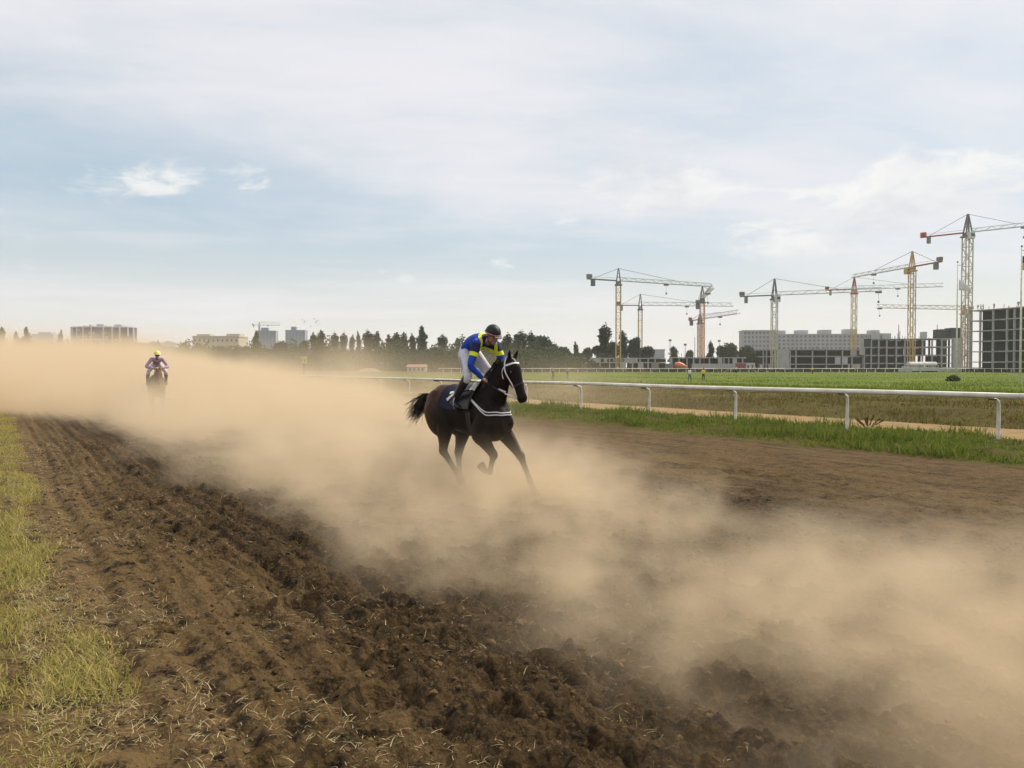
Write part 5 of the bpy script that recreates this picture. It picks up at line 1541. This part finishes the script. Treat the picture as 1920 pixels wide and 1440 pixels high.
# ------------------------------------------------------------------ bay horse and rider in the foreground
HEAD1 = R(-45)                     # local +x points right and towards the lens
J1 = dict(neck=[(.45, 0, 1.38), (.585, 0, 1.58), (.69, 0, 1.75), (.775, 0, 1.885)], poll=(.825, 0, 1.915), muzzle=(1.105, 0, 1.335), hup=(.90, 0, .435), ear=(.045, 0, .135), tail=(-1.42, .0, 1.06),
          LF=[(.50, .17, .92), (.885, .17, .545), (1.075, .17, .205), (1.125, .17, .115), (1.19, .17, .035)],
          RF=[(.37, -.17, .88), (.665, -.16, .575), (.575, -.15, .32), (.475, -.15, .335), (.385, -.15, .405)],
          LH=[(-.34, .19, 1.0), (-.455, .16, .50), (-.425, .15, .165), (-.38, .15, .075), (-.345, .15, -.0)],
          RH=[(-.36, -.19, 1.0), (-.445, -.16, .555), (-.165, -.15, .265), (-.095, -.15, .19), (-.03, -.15, .125)])
COAT1 = coat_mat('dark_bay_coat', (0.0045, 0.003, 0.0026), (0.075, 0.030, 0.015), (0.034, 0.020, 0.011))
H1LOC = (-0.62, 11.9, 0.02)
h1, h1body = make_horse('dark bay racehorse galloping out of the dust with a rider in blue', J1, COAT1, H1LOC, HEAD1, 0.0125)
bv1 = bvh_of(h1body)
M_NAVY = mat('navy_cloth', (0.008, 0.011, 0.032), .8, var=.3, vscale=8, bump=.2)
M_BLACKL = mat('black_leather', (0.010, 0.010, 0.011), .38, .5, var=.3, vscale=10)
M_WSTRAP = mat('white_strap', (0.72, 0.72, 0.72), .5, .4, var=.12, vscale=20)
M_PAD = mat('white_pad', (0.78, 0.77, 0.74), .8, var=.15, vscale=15, bump=.2)
M_STEEL = mat('stirrup_steel', (0.45, 0.45, 0.46), .3, .6, metal=.9)


def wrapped(bvh, x0, x1, a0, a1, off, thick, nu=14, nv=18, skew=0.0):
    """curved sheet lying over the trunk between two angles"""
    vs = []; fs = []
    for lay in (0, 1):
        for i in range(nu + 1):
            for j in range(nv + 1):
                a = a0 + (a1 - a0) * j / nv
                x = x0 + (x1 - x0) * i / nu + skew * abs(a); vs.append(torp(x, a, off + thick * lay))
    k = nv + 1; n1 = (nu + 1) * k
    for i in range(nu):
        for j in range(nv):
            q_ = (i * k + j, i * k + j + 1, (i + 1) * k + j + 1, (i + 1) * k + j); fs.append(q_); fs.append(tuple(n1 + v for v in reversed(q_)))
    rim = [(i * k) for i in range(nu + 1)] + [nu * k + j for j in range(1, nv + 1)] + [i * k + nv for i in range(nu - 1, -1, -1)] + [j for j in range(nv - 1, 0, -1)]
    for a, b in zip(rim, rim[1:] + rim[:1]): fs.append((b, a, n1 + a, n1 + b))
    return MB().quadmesh(vs, fs)


def tack(root_loc, heading, bv, J, pre):
    """saddle cloth, saddle, bridle and breast strap of one horse; pre: words for the labels"""
    out = {}
    cl = link('saddle_cloth', None, label='dark navy saddle cloth with a white numeral on the %s' % pre, cat='saddle cloth', loc=root_loc, rz=heading)
    wrapped(bv, -.36, .14, -1.50, 1.50, .016, .010, skew=-.02).build('cloth', M_NAVY, cl, smooth=True)
    for s_ in (-1, 1):
        nmb = MB()
        for (u0, v0, u1, v1) in ((-.22, .80, -.09, .62), (-.09, .62, -.21, 1.14)):       # strokes of a 1
            for k in range(8):
                f0, f1 = k / 8, (k + 1) / 8
                p0 = (u0 + (u1 - u0) * f0, v0 + (v1 - v0) * f0); p1 = (u0 + (u1 - u0) * f1, v0 + (v1 - v0) * f1)
                a_, b_ = torp(p0[0], s_ * p0[1], .031), torp(p1[0], s_ * p1[1], .031)
                nmb.bar(a_, b_ + (b_ - a_) * .15, .055, .006, up=(a_ - Vector((a_.x, 0, tor(a_.x)[0]))).normalized())
        nmb.build('numeral', M_PAD, cl)
    sd_ = link('saddle', None, label='small black racing saddle under the rider on the %s' % pre, cat='saddle', loc=root_loc, rz=heading)
    wrapped(bv, -.13, .26, -.75, .75, .036, .022).build('seat', M_BLACKL, sd_, smooth=True)
    for s_ in (-1, 1):
        wrapped(bv, .0, .27, s_ * .76, s_ * 1.45, .034, .012).build('flap', M_BLACKL, sd_, smooth=True)
    wrapped(bv, .19, .29, -.80, .80, .060, .006).build('pad', M_PAD, sd_, smooth=True)
    ribbon([torp(.24, a, .03) for a in np.linspace(-1.4, -2 * math.pi + 1.4, 22)], .085, None, 0, .006, sub=2)
    wrapped(bv, .20, .29, 1.5, 2 * math.pi - 1.5, .012, .008, nu=3, nv=30).build('girth', M_BLACKL, sd_, smooth=True)
    for s_, an in ((-1, J['stR']), (1, J['stL'])):
        A = Vector(an)
        ribbon([torp(.10, s_ * 1.1, .05), A + Vector((0, 0, .16))], .025, None).build('stirrup_leather', M_BLACKL, sd_)
        stp = [A + Vector((math.sin(t_) * 0, math.sin(t_) * .058, .05 + math.cos(t_) * .095)) for t_ in np.linspace(0, 2 * math.pi, 17)]
        MB().tube(stp, .008, 6).build('stirrup', M_STEEL, sd_, smooth=True)
    # breast strap
    br = link('breast_strap', None, label='double white breast strap across the chest of the %s' % pre, cat='strap', loc=root_loc, rz=heading)
    for dz_ in (0, -.042):
        pts = [torp(.22, -1.05 + dz_, .0), torp(.40, -1.25 + dz_, 0), torp(.58, -1.22, 0) + Vector((0, 0, dz_ - .02)), Vector((.78, -.10, 1.19 + dz_)), Vector((.82, 0, 1.19 + dz_)), Vector((.78, .10, 1.19 + dz_)), torp(.58, 1.22, 0) + Vector((0, 0, dz_ - .02)), torp(.40, 1.25 - dz_, 0), torp(.22, 1.05 - dz_, 0)]
        ribbon(pts, .014, bv, .008, .006).build('strap', M_WSTRAP, br)
    # bridle
    bd = link('bridle', None, label='white racing bridle on the head of the %s' % pre, cat='bridle', loc=root_loc, rz=heading)
    p, q_ = Vector(J['poll']), Vector(J['muzzle']); hup = Vector(J['hup']); H = lambda f, o=0, y=0: p.lerp(q_, f) + hup * o + Vector((0, y, 0))
    ribbon([H(.10, -.02, -.13), H(.13, .05, -.10), H(.15, .15, 0), H(.13, .05, .10), H(.10, -.02, .13)], .026, bv, .006, .006).build('browband', M_WSTRAP, bd)
    ribbon([H(.08, -.02, -.13), H(0, .0, -.11), H(-.06, .03, -.06), H(-.07, .05, 0), H(-.06, .03, .06), H(0, .0, .11), H(.08, -.02, .13)], .022, bv, .006, .006).build('headpiece', M_WSTRAP, bd)
    for s_ in (-1, 1):
        ribbon([H(.10, -.02, s_ * .13), H(.30, -.04, s_ * .13), H(.55, -.03, s_ * .12), H(.82, -.045, s_ * .09)], .020, bv, .006, .006).build('cheek_strap', M_WSTRAP, bd)
        ribbon([H(.10, -.02, s_ * .13), H(.20, -.11, s_ * .10), H(.30, -.17, s_ * .03)], .014, bv, .006, .005).build('throat_lash', M_WSTRAP, bd)
        b = MB(); c = H(.84, -.05, s_ * .075); b.tube([c + Vector((math.cos(t_) * .035, 0, math.sin(t_) * .035)) for t_ in np.linspace(0, 6.283, 15)], .006, 6); b.build('bit_ring', M_STEEL, bd, smooth=True)
        e = Vector(J['hand' + ('L' if s_ > 0 else 'R')]); m1 = c.lerp(e, .35) + Vector((0, s_ * .035, -.02)); m2 = c.lerp(e, .7) + Vector((0, s_ * .04, -.015))
        MB().tube([c, c.lerp(m1, .9)], .010, 6).build('rein', M_WSTRAP, bd, smooth=True)
        MB().tube([c.lerp(m1, .91), m1, m2, e], .008, 6).build('rein', M_BLACKL, bd, smooth=True)
    ribbon([H(.60, -.10, -.05), H(.62, -.02, -.10), H(.60, .10, 0), H(.62, -.02, .10), H(.60, -.10, .05)], .018, bv, .006, .006).build('noseband', M_BLACKL, bd)


RJ1 = dict(pelvis=(-.055, 0, 2.065), waist=(.075, 0, 2.19), chest=(.255, 0, 2.205), neck=(.405, 0, 2.20), head=(.485, 0, 2.285), look=(.92, -.12, -.40),
           shL=(.335, .185, 2.165), elL=(.43, .25, 1.91), wrL=(.48, .11, 1.755), shR=(.335, -.185, 2.165), elR=(.345, -.305, 1.845), wrR=(.415, -.13, 1.655),
           hipL=(-.03, .105, 2.03), knL=(.20, .255, 1.68), anL=(.0, .305, 1.335), toeL=(.15, .32, 1.245), hipR=(-.03, -.105, 2.03), knR=(.27, -.29, 1.70), anR=(-.03, -.305, 1.335), toeR=(.12, -.32, 1.245),
           hdR=(.35, .35, -.25), hdL=(.35, -.35, -.25), pnR=(-.3, .3, -.9), pnL=(-.3, -.3, -.9), curl=(1.35, 0, 0))
J1.update(stR=(.03, -.31, 1.245), stL=(.06, .31, 1.245), handR=(.47, -.085, 1.615), handL=(.53, .07, 1.715))
tack(H1LOC, HEAD1, bv1, J1, 'foreground bay horse')
M_JBLUE = mat('jersey_blue', (0.012, 0.060, 0.42), .7, .3, var=.35, vscale=9, bump=.9, bscale=11)
M_JNAVY = mat('jersey_navy', (0.010, 0.016, 0.075), .7, .3, var=.3, vscale=9, bump=.3, bscale=14)
M_JYEL = mat('jersey_yellow', (0.72, 0.75, 0.035), .65, .3, var=.15, vscale=12)
M_BREECH = mat('white_breeches', (0.62, 0.61, 0.66), .8, .2, var=.22, vscale=9, bump=.9, bscale=12)
M_HELM = mat('helmet_black', (0.010, 0.011, 0.013), .55, .4, var=.3, vscale=30, bump=.2, bscale=60)
M_PINK = mat('pink_band', (0.55, 0.16, 0.22), .6)
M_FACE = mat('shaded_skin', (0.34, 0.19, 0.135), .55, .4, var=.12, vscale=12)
r1, r1b, r1s, r1t, L1, M1 = make_person('jockey in blue and yellow jersey, white breeches and black helmet', RJ1, H1LOC, HEAD1, M_JBLUE, M_BREECH, M_BLACKL, 0.0095, boots=True, skin=M_FACE)
bs1 = bvh_of(r1s)
g = {k: Vector(v) for k, v in RJ1.items()}
# navy shoulder yoke, yellow chevrons and arm bands
for s_ in (-1, 1):
    K_ = 'L' if s_ > 0 else 'R'
    sp, ep, wp = g['sh' + K_], g['el' + K_], g['wr' + K_]
    ring = lambda f, r_: [sp.lerp(ep, f) + Vector((math.cos(t_) * r_, 0, 0)) + ((ep - sp).normalized().cross(Vector((1, 0, 0)))).normalized() * math.sin(t_) * r_ for t_ in np.linspace(0, 6.283, 15)[:-1]]
    ribbon(ring(.50, .075), .062, bs1, .003, .006, sub=3, closed=True).build('armband', M_JYEL, r1)
    ribbon(ring(.28, .080), .085, bs1, .002, .005, sub=3, closed=True).build('upper_sleeve', M_JNAVY, r1)
    ribbon(ring(.12, .085), .070, bs1, .0025, .005, sub=3, closed=True).build('upper_sleeve', M_JNAVY, r1)
    ribbon([(.285, 0, 2.30), (.30, s_ * .08, 2.30), (.355, s_ * .135, 2.25), (.41, s_ * .135, 2.14), (.42, s_ * .09, 2.04), (.40, 0, 1.98)], .050, bs1, .004, .006).build('chevron', M_JYEL, r1)
    ribbon([(.36, 0, 2.28), (.37, s_ * .06, 2.27), (.415, s_ * .085, 2.20), (.44, s_ * .075, 2.11), (.43, 0, 2.05)], .050, bs1, .003, .006).build('collar_panel', M_JNAVY, r1)
# helmet
hel = MB()
hc = L1(-.012, 0, .040)
vs_, fs_ = [], []; NU, NV = 28, 10
for j in range(NV + 1):
    th = (math.pi * .56) * j / NV
    for i in range(NU):
        ph = 2 * math.pi * i / NU; vs_.append(hc + M1 @ Vector((.130 * math.sin(th) * math.cos(ph), .108 * math.sin(th) * math.sin(ph), .122 * math.cos(th))))
for j in range(NV):
    for i in range(NU): fs_.append((j * NU + i, j * NU + (i + 1) % NU, (j + 1) * NU + (i + 1) % NU, (j + 1) * NU + i))
fs_.append(tuple(NV * NU + i for i in range(NU)))
ho_ = hel.quadmesh(vs_, fs_).build('helmet', M_HELM, r1, smooth=True)
MB().quadmesh([L1(.095, -.085, .030), L1(.150, -.055, .010), L1(.168, 0, .006), L1(.150, .055, .010), L1(.095, .085, .030), L1(.095, -.085, .040), L1(.150, -.055, .020), L1(.168, 0, .016), L1(.150, .055, .020), L1(.095, .085, .040)],
              [(0, 1, 2, 3, 4), (9, 8, 7, 6, 5), (0, 5, 6, 1), (1, 6, 7, 2), (2, 7, 8, 3), (3, 8, 9, 4), (4, 9, 5, 0)]).build('peak', M_HELM, ho_)
MB().tube([hc + M1 @ Vector((.133 * math.cos(t_), .111 * math.sin(t_), -.004)) for t_ in np.linspace(0, 6.283, 33)], .0085, 6).build('band', M_PINK, ho_, smooth=True)
for s_ in (-1, 1):
    MB().tube([L1(.005, s_ * .098, .0), L1(.02, s_ * .080, -.07), L1(.055, s_ * .03, -.125), L1(.058, 0, -.130)], .006, 6).build('chin_strap', M_BLACKL, ho_)
    MB().ball(L1(.082, s_ * .031, .014), .010, .013, .009).build('eye', M_EYE, r1, smooth=True)
bt1 = bvh_of(r1t)
# dark lettering down the outside of the right thigh
font = bpy.data.curves.new('lettering', 'FONT'); font.body = 'KAVITSOV'; font.size = .062; font.align_x = 'CENTER'; font.align_y = 'CENTER'
tmpo = bpy.data.objects.new('tmp', font); COL.objects.link(tmpo)
tme_ = bpy.data.meshes.new_from_object(tmpo.evaluated_get(bpy.context.evaluated_depsgraph_get())); bpy.data.objects.remove(tmpo)
a_, b_ = g['hipR'], g['knR']; ax = (b_ - a_).normalized(); nr = Vector((-.15, -1, .15)); nr = (nr - ax * nr.dot(ax)).normalized(); sdv = nr.cross(ax)
for v in tme_.vertices:
    p = a_.lerp(b_, .50) + ax * v.co.x * .85 + sdv * -v.co.y + nr * .2
    hit = bt1.ray_cast(p, -nr)
    v.co = (hit[0] + nr * .004) if hit[0] else (p - nr * .1)
tme_.materials.append(mat('lettering_ink', (0.10, 0.10, 0.14), .7)); link('lettering', tme_, r1)
# whip in the right hand
wh = link('whip', None, label='thin black riding whip with a white end in the rider right hand', cat='whip', loc=H1LOC, rz=HEAD1)
wa, wb, wc = Vector((-.42, -.36, 1.625)), Vector((.46, -.125, 1.605)), Vector((.80, -.06, 1.47))
MB().tube([wa, wa.lerp(wb, .5) + Vector((0, 0, .01)), wb], [.010, .008, .008], 8).build('shaft', M_BLACKL, wh, smooth=True)
MB().tube([wb, wb.lerp(wc, .45)], [.010, .010], 8).build('handle', M_BLACKL, wh, smooth=True)
MB().tube([wb.lerp(wc, .46), wc], [.014, .014], 8).build('grip', M_WSTRAP, wh, smooth=True)

# ------------------------------------------------------------------ second horse and rider, back in the dust
J2 = dict(neck=[(.50, 0, 1.36), (.68, 0, 1.50), (.82, 0, 1.60), (.94, 0, 1.69)], poll=(1.0, 0, 1.70), muzzle=(1.32, 0, 1.22), hup=(.83, 0, .555), ear=(.02, 0, .14), tail=(-1.55, 0, 1.05),
          LF=[(.46, .17, .90), (.62, .17, .58), (.42, .16, .34), (.34, .16, .36), (.26, .16, .42)],
          RF=[(.42, -.17, .88), (.66, -.17, .50), (.70, -.17, .17), (.75, -.17, .09), (.80, -.17, .01)],
          LH=[(-.36, .19, 1.0), (-.50, .18, .52), (-.30, .18, .22), (-.24, .18, .14), (-.18, .18, .07)],
          RH=[(-.40, -.19, 1.0), (-.62, -.18, .52), (-.70, -.18, .2), (-.70, -.18, .11), (-.68, -.18, .03)])
COAT2 = coat_mat('brown_coat', (0.12, 0.068, 0.040), (0.15, 0.085, 0.05), (0.07, 0.045, 0.03))
H2 = px(294, 781, 29.7); H2LOC = (H2.x, H2.y, 0.0); HEAD2 = R(-90 + 27)
h2, h2body = make_horse('brown racehorse seen head on in the dust behind the first', J2, COAT2, H2LOC, HEAD2, 0.02)
RJ2 = dict(pelvis=(-.08, 0, 1.95), waist=(.05, 0, 2.06), chest=(.22, 0, 2.12), neck=(.34, 0, 2.17), head=(.42, 0, 2.29), look=(1, .05, -.25),
           shL=(.28, .19, 2.13), elL=(.36, .37, 1.86), wrL=(.55, .13, 1.80), shR=(.28, -.19, 2.13), elR=(.36, -.37, 1.86), wrR=(.55, -.13, 1.80),
           hipL=(-.06, .105, 1.93), knL=(.27, .30, 1.66), anL=(-.03, .32, 1.28), toeL=(.12, .34, 1.20), hipR=(-.06, -.105, 1.93), knR=(.27, -.30, 1.66), anR=(-.03, -.32, 1.28), toeR=(.12, -.34, 1.20),
           hdR=(.6, .3, -.2), hdL=(.6, -.3, -.2), curl=(1.3, 0, 0))
J2.update(stR=(.03, -.33, 1.19), stL=(.03, .33, 1.19), handR=(.62, -.10, 1.77), handL=(.62, .10, 1.77))
M_LILAC = mat('lilac_jersey', (0.42, 0.31, 0.43), .7, var=.25, vscale=9, bump=.3)
M_LILACB = mat('pale_breeches', (0.60, 0.50, 0.58), .8, var=.12, vscale=8)
r2, r2b, r2s, r2t, L2, M2 = make_person('jockey in lilac with a yellow green cap, far back in the dust', RJ2, H2LOC, HEAD2, M_LILAC, M_LILACB, M_BLACKL, 0.015, boots=True, skin=M_FACE)
hc2 = L2(-.012, 0, .030); hm2 = MB(); hm2.ball(hc2, .132, .118, .130, nu=20, nv=12, rot=M2); M_CAP = mat('cap_yellow', (0.60, 0.66, 0.06), .6)
vs_ = [hc2 + M2 @ Vector((.132 * math.sin(t_) * math.cos(p_), .115 * math.sin(t_) * math.sin(p_), .128 * math.cos(t_))) for t_ in np.linspace(0.02, 1.35, 9) for p_ in np.linspace(0, 6.283, 25)[:-1]]
fs_ = [(j * 24 + i, j * 24 + (i + 1) % 24, (j + 1) * 24 + (i + 1) % 24, (j + 1) * 24 + i) for j in range(8) for i in range(24)] + [tuple(range(24)), tuple(8 * 24 + i for i in range(23, -1, -1))]
c2_ = MB().quadmesh(vs_, fs_).build('cap', M_CAP, r2, smooth=True)
MB().tube([hc2 + M2 @ Vector((.133 * math.cos(t_), .116 * math.sin(t_), .018)) for t_ in np.linspace(0, 6.283, 29)], .016, 6).build('rim', M_PAD, c2_, smooth=True)
MB().tube([L2(.09, -.07, .01), L2(.115, 0, .012), L2(.09, .07, .01)], .024, 8).build('goggles', M_BLACKL, r2, smooth=True)
bv2 = bvh_of(h2body)
sc2 = link('saddle_cloth', None, label='dark saddle cloth on the brown horse back in the dust', cat='saddle cloth', loc=H2LOC, rz=HEAD2)
wrapped(bv2, -.42, .16, -1.75, 1.75, .016, .010).build('cloth', M_NAVY, sc2, smooth=True)
sd2 = link('saddle', None, label='small black saddle on the brown horse back in the dust', cat='saddle', loc=H2LOC, rz=HEAD2)
wrapped(bv2, -.13, .26, -.8, .8, .036, .022).build('seat', M_BLACKL, sd2, smooth=True)
for s_ in (-1, 1):
    wrapped(bv2, .0, .27, s_ * .81, s_ * 1.4, .034, .012).build('flap', M_BLACKL, sd2, smooth=True)
bd2 = link('bridle', None, label='dark bridle and reins on the brown horse back in the dust', cat='bridle', loc=H2LOC, rz=HEAD2)
p_, q_ = Vector(J2['poll']), Vector(J2['muzzle']); H2f = lambda f, o=0, y=0: p_.lerp(q_, f) + Vector(J2['hup']) * o + Vector((0, y, 0))
for s_ in (-1, 1):
    MB().tube([H2f(.84, -.04, s_ * .07), H2f(.84, -.04, s_ * .07).lerp(Vector((.62, s_ * .1, 1.77)), .5) + Vector((0, s_ * .05, 0)), (.62, s_ * .1, 1.77)], .009, 6).build('rein', M_BLACKL, bd2)
    ribbon([H2f(.08, -.02, s_ * .13), H2f(.40, -.04, s_ * .13), H2f(.82, -.04, s_ * .09)], .02, bv2, .006, .006).build('cheek_strap', M_BLACKL, bd2)
ribbon([H2f(.12, 0, -.12), H2f(.15, .15, 0), H2f(.12, 0, .12)], .024, bv2, .006, .006).build('browband', M_BLACKL, bd2)

# ------------------------------------------------------------------ people in the field and on the frames
STAND = dict(pelvis=(0, 0, .95), waist=(.01, 0, 1.10), chest=(0, 0, 1.32), neck=(0, 0, 1.50), head=(.03, 0, 1.64), shL=(0, .19, 1.42), shR=(0, -.19, 1.42),
             elL=(-.02, .25, 1.14), elR=(-.02, -.25, 1.14), wrL=(.08, .26, .90), wrR=(.06, -.26, .90), hipL=(0, .09, .92), hipR=(0, -.09, .92), knL=(.03, .10, .50), knR=(.03, -.10, .50),
             anL=(-.02, .10, .09), anR=(-.02, -.10, .09), toeL=(.15, .12, .03), toeR=(.15, -.12, .03))
WALK = dict(STAND, knL=(.16, .09, .52), anL=(.20, .09, .10), toeL=(.36, .10, .06), knR=(-.02, -.09, .50), anR=(-.26, -.09, .16), toeR=(-.12, -.10, .05), elL=(-.14, .25, 1.16), wrL=(-.10, .27, .92), elR=(.08, -.25, 1.15), wrR=(.24, -.25, .98))
PHOTO = dict(STAND, elL=(.14, .32, 1.30), wrL=(.28, .10, 1.52), elR=(.14, -.32, 1.30), wrR=(.28, -.10, 1.52))
M_DSH = mat('dark_shirt', (0.020, 0.024, 0.018), .8); M_DTR = mat('dark_trousers', (0.045, 0.050, 0.035), .8); M_GTR = mat('grey_trousers', (0.16, 0.16, 0.15), .8); M_BTR = mat('blue_jeans', (0.06, 0.09, 0.14), .8)
M_WSH = mat('white_shirt', (0.66, 0.64, 0.66), .8); M_YV = mat('yellow_shirt', (0.72, 0.58, 0.02), .7); M_KTR = mat('black_trousers', (0.012, 0.012, 0.014), .8); M_GSH = mat('grey_shirt', (0.10, 0.11, 0.10), .8)
M_HAIRD = mat('dark_hair', (0.015, 0.012, 0.010), .6)
def gz_at(x, y):
    t_, s_ = TS(x, y); return float(Hf(t_, s_) + (fbm(np.array(t_ * .12), np.array(s_ * .10), 3, 51) - .5) * .25)
for x, D_, J, hd, sh_, tr_, lab, sl in ((1037, 108, PHOTO, R(-100), M_DSH, M_DTR, 'person in dark clothes with raised arms, nearer the bay horse', 0), (1064, 108, PHOTO, R(-80), M_DSH, M_GTR, 'person in dark top and grey trousers, right of the pair', 0),
                                        (1293, 104, WALK, R(-75), M_WSH, M_BTR, 'person in white shirt and jeans walking on the field', 0), (1319, 106, WALK, R(-100), M_YV, M_KTR, 'person in yellow shirt and black trousers on the field', 0),
                                        (1380, 200, STAND, R(-90), M_WSH, M_KTR, 'small far person in pale top near the far rail', 0), (1523, 190, STAND, R(-60), M_YV, M_KTR, 'small far person in black and yellow before the low frame', 0)):
    X_ = (x - 960) / 1493 * D_
    p_, *_r = make_person(lab, J, (X_, D_, gz_at(X_, D_) - .01), hd, sh_, tr_, M_KTR, 0.022, sleeves=sl, hair=M_HAIRD, hands=D_ < 150)
wproto = None
for i, (x, b_, lab) in enumerate(((1832, 3.0, 'leftmost worker on top of the tall frame'), (1837.5, 2.6, 'second worker from the left on the tall frame'), (1841.5, 3.2, 'third worker from the left on the tall frame'), (1862, 2.8, 'worker standing alone on the roof of the tall frame'), (1907, 3.0, 'worker on the tall frame left of the flagpole'), (1911, 2.6, 'worker on the tall frame close to the flagpole'))):
    P_ = TBP(x, b_); X_ = (x - 960) / 1493 * (P_[1])
    if wproto is None:
        wproto, *_r = make_person(lab, WALK, (X_, P_[1], TBZ + .33), R(200), M_GSH, M_KTR, M_KTR, 0.03, sleeves=1, hair=M_HAIRD, hands=False, group='workers on the tall frame')
    else:
        c = copy_tree(wproto); c.location = (X_, P_[1], TBZ + .33); c.rotation_euler = (0, 0, random.uniform(0, 6.28)); c['label'] = lab
